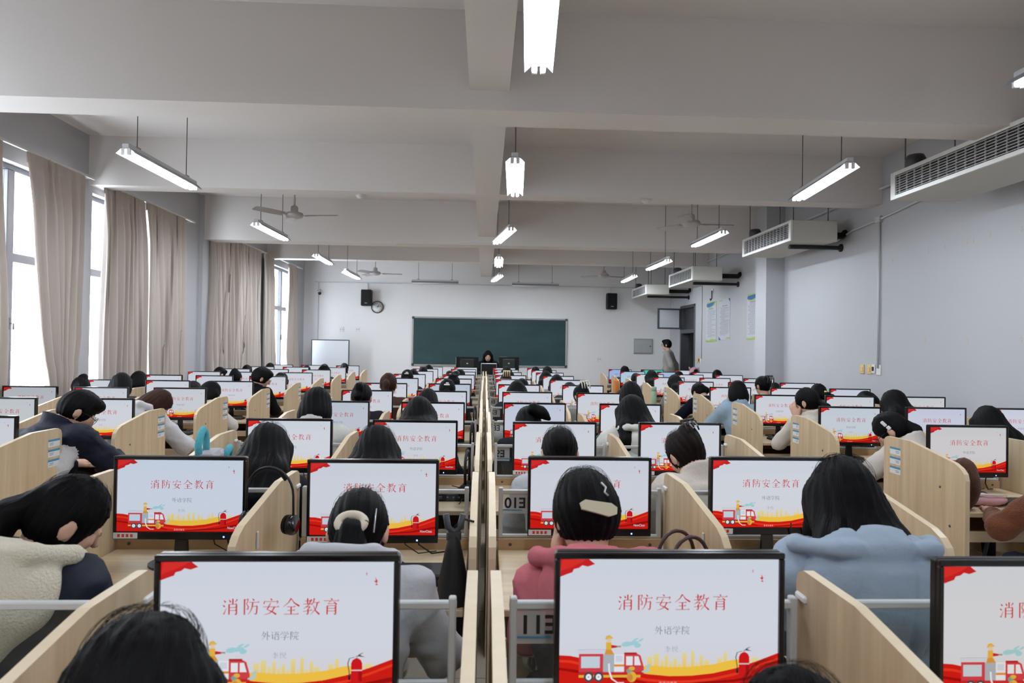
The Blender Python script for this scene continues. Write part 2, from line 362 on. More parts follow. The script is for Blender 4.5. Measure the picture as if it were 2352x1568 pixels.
curtain('closed beige curtain, right half of the second window pair', [(0, cy(334, 483), cy(426, 515)), (1, cy(337, 850), cy(421, 850))], 3.5, zb, 8, .045, 2)
curtain('wide closed beige curtain covering the whole third window', [(0, cy(483, 550), cy(598, 583)), (1, cy(480, 850), cy(594, 850))], 3.5, zb, 17, .045, 3)
curtain('narrow grey-beige curtain left of the far bright window', [(0, cy(606, 590), cy(629, 602)), (1, cy(604, 830), cy(634, 830))], 3.5, zb, 5, .05, .3)
curtain('narrow beige curtain right of the far bright window', [(0, cy(663, 615), cy(680, 622)), (.45, cy(657, 700), cy(678, 720)), (.7, cy(654, 790), cy(680, 790)), (1, cy(662, 830), cy(682, 830))], 3.5, zb, 5, .05, 1.3)
curtain('closed beige curtain of the window beside the viewer, out of view', [(0, 2.0, 4.0), (1, 2.0, 4.0)], 3.5, zb, 13, .045, .2)  # unseen curtain, added to cut the daylight beside the viewer
curtain('closed beige curtain of the window behind the viewer, out of view', [(0, -1.6, 1.0), (1, -1.6, 1.0)], 3.5, zb, 16, .045, .9)  # also added unseen, keeps daylight off the near walls and beam
rail('curtain rail above the windows beside the viewer, out of view', -1.7, 4.7, 3.52)
# --------------------------------------------------------------- hanging lamps
def tube_lamp(label, p, q, ztop, lit=True, w=.080, chains=True):
    """batten with white wing reflector, tubes underneath, hung on two chains"""
    p = Vector(p); q = Vector(q); c = (p+q)/2; L = (q-p).length; a = math.atan2(q.y-p.y, q.x-p.x)
    r = thing('hanging_lamp', label, 'lamp', c, a, 'hanging fluorescent lamps' if lit else 'unlit board lamps')
    h = L/2
    b = MB(); b.rbox((-h, -.03, .035), (h, .03, .085), .006); b.build('housing', 'grey_paint', r)
    rf = MB(); pr = [(-w, 0.0), (-.032, .045), (.032, .045), (w, 0.0), (w, .005), (.034, .05), (-.034, .05), (-w, .005)]
    rf.prism([(y, z) for y, z in pr], -h, h, axis=0); rf.build('reflector', 'reflector', r)
    for s in (-1, 1):
        tb = MB(); tb.tube([(-h+.02, s*.024, .006), (h-.02, s*.024, .006)], .0155, 12); tb.build('tube', 'tube_light' if lit else 'white_plastic', r)
        for e in (-1, 1):
            MB().rbox((e*(h-.012)-.012, s*.024-.015, -.01), (e*(h-.012)+.012, s*.024+.015, .045), .003).build('socket', 'white_plastic', r)
    for e in (-.72, .72):
        ch = MB(); ch.tube([(e*h, 0, .085), (e*h, 0, ztop-c.z)], .0045, 6); ch.build('chain', 'rod_grey', r)
        MB().rbox((e*h-.03, -.02, .085), (e*h+.03, .02, .1), .003).build('hook_plate', 'steel', r)
    return r
ZL = 3.17
def lamp_px(label, p1, p2, z=ZL, L=1.24):
    a = atZ(*p1, z); b = atZ(*p2, z); d = (b-a); d.z = 0; d.normalize(); tube_lamp(label, a, a+d*L, ZC)
lamp_px('lit fluorescent lamp over the window-side desks, nearest of its line', (288, 352), (430, 427))
lamp_px('lit fluorescent lamp over the window-side desks, in front of the ceiling fan', (588, 517), (655, 551), 3.2)
lamp_px('lit fluorescent lamp over the window-side desks, third of its line', (726, 588), (757, 606), 3.25)
lamp_px('lit fluorescent lamp nearest the back wall speaker on the window side', (793, 626), (832, 645), 3.08)
tube_lamp('very bright double-tube lamp cut off by the top of the picture', (.20, 2.44, 3.17), (.28, 3.68, 3.17), ZC)
lamp_px('lit lamp seen end-on in the middle, second below the top one', (1183, 372), (1183, 450))
lamp_px('lit lamp hanging askew in the middle of the room', (1174, 528), (1139, 559), 3.22)
lamp_px('small lit lamp in the middle, fourth of the central line', (1146, 594), (1145, 617), 3.2)
lamp_px('smallest lit lamp in the middle, close above the back wall', (1149, 634), (1134, 645), 3.2)
lamp_px('lit fluorescent lamp hanging before the second air conditioner', (1953, 384), (1822, 464))
lamp_px('lit fluorescent lamp on the wall side, under the ceiling fan', (1662, 535), (1598, 564), 3.25)
lamp_px('lit fluorescent lamp above the third air conditioner, wall side', (1535, 600), (1483, 622), 3.1)
lamp_px('lit fluorescent lamp farthest back on the wall side', (1457, 635), (1428, 649), 3.2)
e_ = atZ(2338, 200, 3.17); tube_lamp('lit lamp at the right edge, only its tip in view', e_, e_-Vector((.02, 1.24, 0)), ZC)
tube_lamp('lit lamp outside the picture on the window side', (-3.2, 2.4, 3.17), (-3.2, 3.64, 3.17), ZC)  # unseen lamp, added to help light the room
for k, x in enumerate((-3.2, .2, 3.2)): tube_lamp('lit lamp behind the viewer, %s' % ('window side', 'middle', 'wall side')[k], (x, -1.0, 3.17), (x, .24, 3.17), ZC)  # three unseen lamps, added to brighten the near ceiling
tube_lamp('long unlit lamp above the left half of the chalkboard', atY(946, 650, 16.5), atY(1053, 651, 16.5), ZC, False, .1)
tube_lamp('long unlit lamp above the right half of the chalkboard', atY(1176, 656, 16.5), atY(1283, 657, 16.5), ZC, False, .1)
# --------------------------------------------------------------- ceiling fans
def fan(label, px, py, Y, a0, R=.62):
    c = atY(px, py, Y); r = thing('ceiling_fan', label, 'ceiling fan', c, math.radians(a0), 'ceiling fans')
    MB().lathe([(.0, -.05), (.06, -.048), (.11, -.03), (.13, 0), (.115, .03), (.05, .05), (.05, .11), (.035, .13), (0, .13)], 24).build('motor', 'fan_metal', r)
    MB().tube([(0, 0, .12), (0, 0, ZC-c.z)], .013, 8).build('down_rod', 'fan_metal', r)
    MB().lathe([(.0, -.07), (.05, -.06), (.06, 0)], 16).build('canopy_cup', 'fan_metal', r, (0, 0, ZC-c.z))
    bl = MB(); n = 9
    top = []; 
    for i in range(n):
        s = i/(n-1); x = .17+(R-.17)*s; w = (.045+.028*math.sin(min(1, s*1.6)*math.pi/2))*(1 if s < .93 else .8); tw = .016*(1-.3*s)
        top.append([(x, -w, -tw-.004), (x, 0, .006), (x, w, tw)])
    bl.grid(top); bl.grid([[(x, y, z-.004) for x, y, z in row][::-1] for row in top]); bl.box((.09, -.02, -.008), (.22, .02, 0))
    me = bl.mesh('blade', 'fan_metal')
    for k in range(3): put('blade', me, r, (0, 0, -.005), math.radians(120*k))
fan('cream ceiling fan over the window side, nearer one', 676, 494, 9.3, -8)
fan('cream ceiling fan over the wall side, nearer one', 1588, 513, 9.3, 2)
fan('cream ceiling fan over the window side, far back', 862, 627, 15.4, 5)
fan('cream ceiling fan over the wall side, far back', 1387, 633, 15.4, 20)
# smoke detectors under the beam
for lab, px, py in (('white smoke detector under the beam, window side', 828, 447), ('white smoke detector under the beam, wall side', 1485, 459)):
    p = atZ(px, py, ZS); r = thing('smoke_detector', lab, 'smoke detector', p, group='smoke detectors')
    MB().lathe([(0, -.05), (.03, -.048), (.045, -.03), (.05, -.02)], 20).build('sensor_cap', 'white_plastic', r); MB().lathe([(.05, -.02), (.062, -.018), (.062, 0), (0, 0)], 20).build('base', 'white_plastic', r)
# --------------------------------------------------------------- air conditioners (fan-coil boxes hung by the right wall)
def aircon(label, x0, x1, ya, yb, z0, z1):
    r = thing('air_conditioner', label, 'air conditioner', (x0, ya, z0), group='ceiling-hung air conditioners')
    w, l, h = x1-x0, yb-ya, z1-z0
    b = MB(); b.rbox((.02, 0, 0), (w, l, h), .008); b.build('casing', 'beige_metal', r)
    f = MB(); g = .035
    f.box((0, 0, 0), (.025, l, g)); f.box((0, 0, h-g), (.025, l, h)); f.box((0, 0, g), (.025, .07, h-g)); f.box((0, l-.07, g), (.025, l, h-g)); f.build('grille_frame', 'white_plastic', r)
    MB().box((.017, .07, g), (.023, l-.07, h-g)).build('grille_recess', 'dark_gap', r)
    n = 8; sl = MB().box((0, .07, -.0022), (.016, l-.07, .0022)).mesh('slat', 'grey_paint')
    for k in range(n): put('slat', sl, r, (.002, 0, g+(h-2*g)*(k+.5)/n))
    m_ = int(l/.11); vb = MB().box((.003, -.0012, g), (.02, .0012, h-g)).mesh('grille_bar', 'grey_paint')
    for k in range(m_): put('grille_bar', vb, r, (0, .07+(l-.14)*(k+.5)/m_, 0))
    for px, py in ((.08, .1), (w-.08, .1), (.08, l-.1), (w-.08, l-.1)):
        MB().tube([(px, py, h), (px, py, ZC-z0)], .006, 6).build('hanging_rod', 'rod_grey', r)
    MB().lathe([(0, -.02), (.09, -.02), (.09, .1), (.07, .14), (0, .15)], 16).build('fan_motor', 'dark_metal', r, (.14, l-.16, h))
    p1 = MB(); p1.tube([(w-.05, .22, h*.42), (XR-x0-.06, .22, h*.42), (XR-x0-.02, .24, h*.42+.04), (XR-x0, .26, h*.42+.05)], .045, 10); p1.build('insulated_pipe', 'black_foam', r)
    p2 = MB(); p2.rbox((.22*w, .32, -.055), (XR-x0, .39, -.005), .012); p2.build('support_bracket', 'black_matt', r)
    p3 = MB(); p3.tube([(XR-x0-.02, .355, -.03), (XR-x0, .355, -.03)], .055, 10); p3.build('wall_flange', 'black_matt', r)
    return r
aircon('air conditioner nearest the viewer, cut by the right edge', 3.93, 4.58, 4.02, 6.2, 3.10, 3.36)
aircon('second air conditioner from the viewer with bright louvred front', 4.06, 4.70, 8.55, 10.2, 3.10, 3.375)
aircon('third air conditioner, beside the column, plain side turned to the viewer', 3.92, 4.50, 12.25, 13.85, 2.95, 3.215)
aircon('farthest air conditioner, small, in front of the back wall corner', 3.80, 4.36, 15.35, 16.85, 2.93, 3.165)
# conduit along the right wall and its down pipe with switches
cn = thing('cable_conduit', 'white cable conduit along the top of the right wall with down pipe', 'conduit', (XR, 8.0, 1.36))
c1 = MB(); c1.tube([(XR-.02, 4.0, 3.50), (XR-.02, 6.6, 3.42), (XR-.02, 8.0, 3.29), (XR-.02, 8.6, 3.26), (XR-.02, 9.0, 3.18), (XR-.02, 9.5, 3.2)], .014, 8); c1.build('conduit', 'grey_paint', cn, (-XR, -8.0, -1.36))
c1 = MB(); c1.tube([(XR-.02, 8.0, 3.29), (XR-.02, 8.0, 1.42)], .013, 8); c1.build('down_pipe', 'grey_paint', cn, (-XR, -8.0, -1.36))
c1 = MB(); c1.tube([(XR-.03, 2.0, 3.74), (XR-.03, 17.25, 3.55)], .016, 8); c1.build('upper_conduit', 'grey_paint', cn, (-XR, -8.0, -1.36))
MB().rbox((XR-.05, 7.95, 3.25), (XR, 8.05, 3.33), .006).build('junction_box', 'grey_paint', cn, (-XR, -8.0, -1.36))
def switch(label, Y, Z, m_, w=.086, h=.12, dark=None, X=XR, key=True):
    s = thing('wall_switch', label, 'switch', (X, Y, Z)); 
    MB().rbox((-.014, -w/2, -h/2), (0, w/2, h/2), .004).build('plate', m_, s)
    if key: MB().rbox((-.02, -w*.28, -h*.25), (-.013, w*.28, h*.25), .003).build('rocker', dark or m_, s)
    return s
zs = 1.40
switch('yellowed light switch on the right wall, farther of the pair', 8.36, zs, 'cream_plastic')
switch('yellowed light switch on the right wall, nearer of the pair', 8.20, zs, 'cream_plastic')
switch('small white thermostat with dark display beside the yellowed switches', 8.115, zs+.01, 'white_plastic', .07, .11, 'black_ink')
switch('blank white wall box at the foot of the conduit', 8.0, zs, 'white_plastic', .09, .13, None, XR, False)
switch('small cream switch beside the door, first of three', 15.0, 1.39, 'cream_plastic')
switch('small cream switch beside the door, with dark key', 14.88, 1.39, 'cream_plastic', .08, .12, 'black_ink')
switch('white switch beside the door, below the thin conduit', 14.76, 1.37, 'white_plastic')
o = MB(); o.tube([(XR-.012, 14.72, 1.42), (XR-.012, 14.72, 3.5)], .01, 6); tag(o.build('wall_conduit', 'grey_paint'), 'thin white vertical conduit beside the door', 'conduit')
rp = [(2236, 555), (2222, 558), (2170, 570), (2132, 578), (2050, 600), (2124, 782), (2223, 784), (2346, 783), (2275, 541), (2347, 528)]
sp = MB()
for x, y in rp:
    p = atX(x, y, XR); sp.box((XR-.002, p.y-.008, p.z-.014), (XR+.001, p.y+.008, p.z+.012)); sp.box((XR-.002, p.y-.006, p.z+.02), (XR+.001, p.y+.007, p.z+.036))
sp.build('tape_marks', 'old_tape', bpy.data.objects['wall_right'])['kind'] = 'stuff'
# posters on the right wall
def poster(label, ya, yb, za, zb, style):
    p = thing('wall_poster', label, 'poster', (XR, (ya+yb)/2, za), group='rule posters on the right wall'); w = yb-ya; h = zb-za
    MB().box((-.008, -w/2, 0), (0, w/2, h)).build('sheet', 'poster_paper', p)
    def q(nm, m_, y0, y1, z0, z1): MB().box((-.0095, w/2-y1*w, z0*h), (-.0085, w/2-y0*w, z1*h)).build(nm, m_, p)
    def poly(nm, m_, pts):
        dp = -.0125 if nm == 'blue_swoosh' else -.0105
        q2 = [(w/2-y*w, z*h) for y, z in pts]; ar = sum(a[0]*b[1]-b[0]*a[1] for a, b in zip(q2, q2[1:]+q2[:1]))
        MB().prism(q2 if ar > 0 else q2[::-1], dp, -.0075, axis=0).build(nm, m_, p)
    if style == 0:
        poly('green_swoosh', 'green_ink', [(.1, .86), (.45, .855), (.8, .91), (1, 1), (.05, 1)]); poly('blue_swoosh', 'blue_ink', [(.04, .9), (.3, .87), (.65, .905), (.86, .99), (.06, .96)])
        q('heading', 'grey_ink', .22, .72, .815, .84); poly('green_hills', 'green_ink', [(0, 0), (1, 0), (1, .05), (.62, .065), (.3, .035), (0, .045)])
    else:
        poly('corner', 'navy_ink', [(.86, 1), (1, 1), (1, .93)]); poly('corner', 'navy_ink', [(0, .0), (.2, 0), (0, .08)]); q('green_strip', 'green_ink', .0, .3, .965, .99)
        q('heading', 'grey_ink', .3, .8, .83, .85); poly('green_hills', 'green_ink', [(.6, .03), (1, .03), (1, .055), (.8, .065)])
    rnd = random.Random(style+int(ya*10)); tx = MB(); n = 27
    for k in range(n):
        z = .79-.70*k/n; a = .1 if rnd.random() < .7 else .2; b = rnd.choice((.92, .9, .94, .6))
        s = a
        while s < b-.05:
            e = min(b, s+rnd.uniform(.1, .3)); tx.box((-.0093, w/2-e*w, z*h), (-.0086, w/2-s*w, (z+.009)*h)); s = e+.02
    tx.build('text_lines', 'grey_ink', p)
poster('narrow rules poster with blue swoosh, nearest the door', 13.80, 14.42, 1.81, 2.68, 0)
poster('narrow rules poster with plain header, middle of three', 13.02, 13.63, 1.84, 2.68, 1)
poster('rules poster with blue swoosh partly hidden by the column', 11.5, 12.16, 1.83, 2.68, 0)
wl = thing('wall_bracket', 'small dark hanging bracket on the wall above the posters', 'bracket', (XR, 14.02, 2.8)); mb = MB(); mb.tube([(-.03, 0, .12), (-.03, 0, -.05), (-.04, .05, -.09), (-.03, .1, -.05)], .012, 6); mb.build('hook', 'black_matt', wl); MB().rbox((-.02, -.03, .06), (0, .03, .16), .004).build('plate', 'white_plastic', wl)
# --------------------------------------------------------------- back wall things
cb = thing('chalkboard', 'long dark green chalkboard with grey metal frame on back wall', 'chalkboard', (.13, YB, 1.75))
mb = mat('chalk_green', rgb(30, 62, 64), 0.6, noise=((1.1, 1.0, 3.2), 0.55))
w, h = 2.02, .615
MB().box((-w, -.03, -h), (w, -.012, h)).build('writing_surface', 'chalk_green', cb)
for p, q in (((-w-.03, -.045, h-.01), (w+.03, 0, h+.03)), ((-w-.03, -.045, -h-.03), (w+.03, 0, -h+.01)), ((-w-.03, -.045, -h), (-w+.012, 0, h)), ((w-.012, -.045, -h), (w+.03, 0, h))):
    MB().rbox(p, q, .008).build('frame_rail', 'chalk_frame', cb)
for sx in (-1, 1):
    for sz in (-1, 1): MB().rbox((sx*w-.035, -.05, sz*h-.035), (sx*w+.035, 0, sz*h+.035), .01).build('corner_cap', 'dark_metal', cb)
def speaker(label, px, py):
    p = atY(px, py, YB-.1); s = thing('wall_speaker', label, 'speaker', (p.x, YB, p.z), group='black wall speakers')
    MB().rbox((-.135, -.24, -.21), (.135, -.04, .21), .015).build('cabinet', 'black_matt', s); MB().rbox((-.12, -.25, -.195), (.12, -.238, .195), .005).build('front_grille', 'black_foam', s)
    MB().rbox((-.035, -.255, -.15), (.035, -.249, -.135), .002).build('badge', 'silver', s); mb = MB(); mb.tube([(0, -.04, 0), (0, 0, 0)], .03, 8); mb.build('bracket', 'dark_metal', s)
    mb = MB(); mb.tube([(0, -.02, .21), (0, -.02, 3.25-p.z)], .008, 6); mb.build('cable', 'grey_paint', s)
speaker('black wall speaker left of the chalkboard, above the clock', 843, 684); speaker('black wall speaker right of the chalkboard', 1404, 692)
p = atY(867, 705, YB); ck = thing('wall_clock', 'round white wall clock with dark rim under the left speaker', 'clock', (p.x, YB, p.z))
RX = Matrix.Rotation(math.radians(90), 4, 'X')
MB().lathe([(0, .0), (.16, 0), (.165, .02), (.155, .04), (.14, .035), (.138, .022), (0, .022)], 32, RX).build('rim', 'wood_dark', ck); ck.children[0].data.materials[0] = mat('brown_rim', rgb(74, 44, 42), .4)
MB().lathe([(0, .022), (.139, .022), (.139, .026), (0, .026)], 32, RX).build('dial', 'paper', ck)
for k in range(12):
    a = math.radians(30*k); MB().box((-.004, -.029, .105), (.004, -.027, .127), Matrix.Rotation(a, 4, 'Y')).build('hour_mark', 'black_ink', ck)
MB().box((-.005, -.031, -.01), (.005, -.029, .07), Matrix.Rotation(math.radians(35), 4, 'Y')).build('hour_hand', 'black_ink', ck); MB().box((-.0035, -.033, -.01), (.0035, -.031, .1), Matrix.Rotation(math.radians(75), 4, 'Y')).build('minute_hand', 'black_ink', ck)
p = atY(732, 673, YB-.12); cc = thing('security_camera', 'small white security camera in the back left corner', 'camera', (p.x, YB, p.z))
MB().rbox((-.05, -.06, .03), (.02, 0, .12), .01).build('mount', 'white_plastic', cc); MB().tube([(-.02, -.04, .06), (.03, -.16, 0)], .045, 12).build('barrel', 'white_plastic', cc); MB().tube([(.03, -.155, 0), (.042, -.19, -.012)], .04, 12).build('lens', 'black_plastic', cc)
mb = MB(); mb.tube([(-.03, -.01, -.03), (-.03, -.01, -1.9)], .01, 6); mb.tube([(-.03, -.01, .1), (-.03, -.01, 3.25-p.z)], .01, 6); mb.build('cable_trunk', 'grey_paint', cc)
a = atY(717, 780, 16.7); b = atY(801, 782, 16.7); wb = thing('whiteboard', 'free-standing white board on legs in the far left corner', 'whiteboard', ((a.x+b.x)/2, 16.7, 0), math.radians(3)); w = (b.x-a.x)/2; zt = a.z; TT = Matrix.Rotation(math.radians(-4), 4, 'X')
MB().box((-w, -.008, zt-.95), (w, .008, zt), None).build('panel', 'whiteboard', wb)
for p, q in (((-w-.015, -.015, zt-.95), (-w+.01, .015, zt+.01)), ((w-.01, -.015, zt-.95), (w+.015, .015, zt+.01)), ((-w, -.015, zt-.01), (w, .015, zt+.012)), ((-w, -.015, zt-.96), (w, .015, zt-.935))): MB().rbox(p, q, .004).build('frame_rail', 'dark_metal', wb)
for s in (-1, 1): mb = MB(); mb.tube([(s*w, .02, 0), (s*w, .02, zt-.3)], .014, 8); mb.tube([(s*w, -.25, .015), (s*w, .25, .015)], .014, 8); mb.build('leg', 'dark_metal', wb)
p = atY(1477, 795, YB); eb = thing('distribution_box', 'grey electric distribution box on the back wall', 'electric box', (p.x, YB, p.z))
MB().rbox((-.26, -.03, -.2), (.26, 0, .2), .006).build('box_frame', 'chalk_frame', eb); dr = MB().rbox((-.235, -.042, -.175), (.235, -.028, .175), .006).build('door', 'board_box', eb); MB().rbox((.17, -.05, -.02), (.195, -.04, .02), .004).build('lock', 'dark_metal', dr)
for lab, x, y in (('faint white socket plate on the back wall left of chalkboard', 785, 756), ('second faint socket plate on the back wall, nearer the chalkboard', 822, 756), ('small socket plate right of the chalkboard', 1376, 825)):
    p = atY(x, y, YB); s = thing('wall_socket', lab, 'socket', (p.x, YB, p.z)); MB().rbox((-.06, -.014, -.06), (.06, 0, .06), .005).build('plate', 'white_plastic', s)
    for k in (-.025, .025): MB().box((k-.006, -.016, -.02), (k+.006, -.013, .02)).build('slot', 'grey_ink', s)
# ------------------------------------------------------------------ the slide shown on the screens (flat print, one shared mesh)
GLY = {
'消': [('d',(10,88),(22,76)),('d',(5,60),(17,49)),('k',[(7,10),(13,6),(16,16),(27,44)],[5,8,5,2]),('v',(64,98),(64,64)),('d',(42,92),(51,76)),('p',[(90,94),(84,84),(76,76)]),('v',(42,64),(42,2)),('h',(42,64),(87,64)),('v',(86,64),(86,5)),('k',[(86,5),(82,2),(74,8)],[7,6,2]),('h',(42,45),(86,45)),('h',(42,27),(86,27))],
'防': [('v',(13,95),(13,1)),('h',(13,92),(36,92)),('k',[(36,92),(25,66),(36,50),(33,34),(22,36)],[5,5,7,7,2]),('d',(60,99),(70,86)),('h',(40,76),(99,76)),('p',[(62,76),(58,44),(48,20),(34,2)]),('h',(60,52),(89,52)),('k',[(88,52),(85,10),(80,4),(70,10)],[8,8,7,2])],
'安': [('d',(46,99),(56,88)),('k',[(11,84),(8,66)],[3,8]),('h',(11,80),(92,80)),('k',[(92,80),(84,66)],[7,2]),('k',[(48,73),(36,48),(27,32)],[4,7,7]),('n',[(27,32),(56,20),(82,3)]),('p',[(72,50),(58,22),(38,8),(10,1)]),('h',(3,48),(97,48))],
'全': [('p',[(50,99),(34,74),(3,48)]),('n',[(50,99),(68,72),(99,52)]),('h',(26,48),(75,48)),('h',(28,27),(72,27)),('h',(8,4),(94,4)),('v',(50,48),(50,4))],
'教': [('h',(12,83),(45,83)),('v',(28,99),(28,64)),('h',(3,64),(56,64)),('p',[(52,92),(32,56),(3,36)]),('h',(14,46),(43,46)),('k',[(43,46),(31,35)],[6,4]),('v',(31,35),(31,6)),('k',[(31,5),(27,2),(19,8)],[7,6,2]),('h',(3,20),(54,27)),('p',[(68,99),(62,74),(51,56)]),('h',(63,74),(99,74)),('p',[(87,74),(77,36),(47,1)]),('n',[(62,58),(76,24),(99,2)])],
'育': [('d',(46,99),(56,90)),('h',(5,84),(95,84)),('k',[(45,83),(28,66),(74,68)],[5,4,3]),('d',(64,78),(82,61)),('v',(26,54),(25,1)),('h',(26,54),(77,54)),('v',(76,54),(76,4)),('k',[(76,4),(72,1),(64,7)],[7,6,2]),('h',(26,38),(76,38)),('h',(26,22),(76,22))],
'外': [('p',[(28,97),(18,66),(2,44)]),('h',(24,76),(49,76)),('p',[(49,76),(38,36),(4,3)]),('d',(20,56),(34,42)),('v',(68,99),(68,0)),('d',(68,60),(96,40))],
'语': [('d',(10,94),(22,80)),('h',(3,60),(20,60)),('v',(20,60),(20,14)),('k',[(20,12),(34,28)],[5,2]),('h',(40,90),(94,90)),('k',[(60,90),(54,58)],[6,6]),('h',(44,72),(82,72)),('v',(82,72),(80,56)),('h',(33,56),(100,56)),('v',(46,40),(47,3)),('h',(46,40),(88,40)),('v',(88,40),(87,3)),('h',(46,6),(88,6))],
'学': [('d',(18,96),(28,82)),('d',(44,99),(52,84)),('p',[(82,97),(76,88),(66,79)]),('k',[(10,77),(7,60)],[4,8]),('h',(10,74),(92,74)),('k',[(92,74),(84,60)],[7,2]),('h',(28,56),(71,56)),('k',[(71,56),(52,42)],[6,4]),('v',(51,42),(51,5)),('k',[(51,4),(47,0),(37,7)],[7,6,2]),('h',(5,32),(95,32))],
'院': [('v',(12,95),(12,1)),('h',(12,92),(31,92)),('k',[(31,92),(22,66),(32,50),(29,34),(20,36)],[5,5,7,7,2]),('d',(62,99),(71,88)),('k',[(42,84),(39,70)],[4,8]),('h',(42,82),(97,82)),('k',[(97,82),(90,70)],[7,2]),('h',(50,62),(87,62)),('h',(39,44),(99,44)),('p',[(60,44),(54,18),(33,1)]),('k',[(76,44),(76,12),(81,5),(95,5),(98,20)],[7,7,6,6,3])],
'李': [('h',(9,82),(91,82)),('v',(50,99),(50,50)),('p',[(50,80),(32,64),(6,51)]),('n',[(50,80),(68,62),(94,52)]),('h',(28,48),(71,48)),('k',[(71,48),(53,36)],[6,4]),('v',(52,36),(52,3)),('k',[(52,3),(48,0),(38,6)],[7,6,2]),('h',(5,24),(95,24))],
'悦': [('d',(7,72),(4,54)),('v',(18,99),(18,0)),('d',(24,78),(34,66)),('d',(46,97),(56,82)),('p',[(90,98),(84,90),(76,81)]),('v',(46,76),(46,50)),('h',(46,76),(90,76)),('v',(90,76),(90,50)),('h',(46,52),(90,52)),('p',[(58,52),(54,24),(35,2)]),('k',[(76,52),(76,12),(81,5),(96,5),(99,20)],[7,7,6,6,3])],
}
SW, SH = .478, .275          # visible picture, metres
class Slide:
    def __init__(s): s.v = []; s.f = []; s.c = []; s.k = 0
    def poly(s, pts, col, cols=None):
        o = len(s.v); z = .0002+.00012*s.k
        for p in pts: s.v.append(((p[0]-.5)*SW, -z, p[1]*SH))
        s.f.append(tuple(range(o, o+len(pts))))
        s.c.append([rgb(*c) for c in cols] if cols else [rgb(*col)]*len(pts))
    def lay(s): s.k += 1
    def ribbon(s, pts, ws, col):
        """variable-width stroke, coordinates in slide units of SH on both axes handled by caller"""
        L = []; R = []
        for i, (x, y) in enumerate(pts):
            a = pts[max(i-1, 0)]; b = pts[min(i+1, len(pts)-1)]; dx, dy = b[0]-a[0], b[1]-a[1]; l = math.hypot(dx, dy) or 1
            nx, ny = -dy/l*ws[i]/2, dx/l*ws[i]/2; L.append((x+nx, y+ny)); R.append((x-nx, y-ny))
        for i in range(len(pts)-1): s.poly([R[i], R[i+1], L[i+1], L[i]], col)
    def ell(s, cx, cy, rx, ry, col, n=14, a=0):
        s.poly([(cx+rx*math.cos(t)*math.cos(a)-ry*math.sin(t)*math.sin(a)*SH/SW, cy+(rx*SW/SH*math.cos(t)*math.sin(a)+ry*math.sin(t)*math.cos(a))) for t in [2*math.pi*k/n for k in range(n)]], col)
    def rect(s, x0, y0, x1, y1, col): s.poly([(x0, y0), (x1, y0), (x1, y1), (x0, y1)], col)
    def char(s, ch, x, y, size, col, wt=1.0):
        """x,y lower-left in picture units; size = char height as a share of picture height"""
        sx = size*SH/SW/100; sy = size/100
        for st in GLY[ch]:
            P = []
            def rib(pts, ws):
                # ribbon in glyph space then mapped
                L = []; R = []
                for i, (px, py) in enumerate(pts):
                    a = pts[max(i-1, 0)]; b = pts[min(i+1, len(pts)-1)]; dx, dy = b[0]-a[0], b[1]-a[1]; l = math.hypot(dx, dy) or 1
                    nx, ny = -dy/l*ws[i]/2, dx/l*ws[i]/2; L.append((px+nx, py+ny)); R.append((px-nx, py-ny))
                M = lambda p: (x+p[0]*sx, y+p[1]*sy)
                for i in range(len(pts)-1): s.poly([M(R[i]), M(R[i+1]), M(L[i+1]), M(L[i])], col)
            t = st[0]
            if t == 'h':
                a, b = st[1], st[2]; rib([a, b], [3.4*wt, 3.4*wt]); rib([(b[0]-9, b[1]+1), (b[0]-3, b[1]+6), (b[0]+1, b[1]-1)], [2, 4, 2])
            elif t == 'v': rib([st[1], st[2]], [9*wt, 8*wt])
            elif t == 'd': a, b = st[1], st[2]; rib([a, ((a[0]+b[0])/2, (a[1]+b[1])/2), b], [2*wt, 8*wt, 9*wt])
            elif t == 'p': n = len(st[1]); rib(st[1], [(9-7*i/(n-1))*wt for i in range(n)])
            elif t == 'n': n = len(st[1]); rib(st[1], [(3+8*i/(n-1))*wt for i in range(n)])
            elif t == 'k': rib(st[1], [w*wt for w in st[2]])
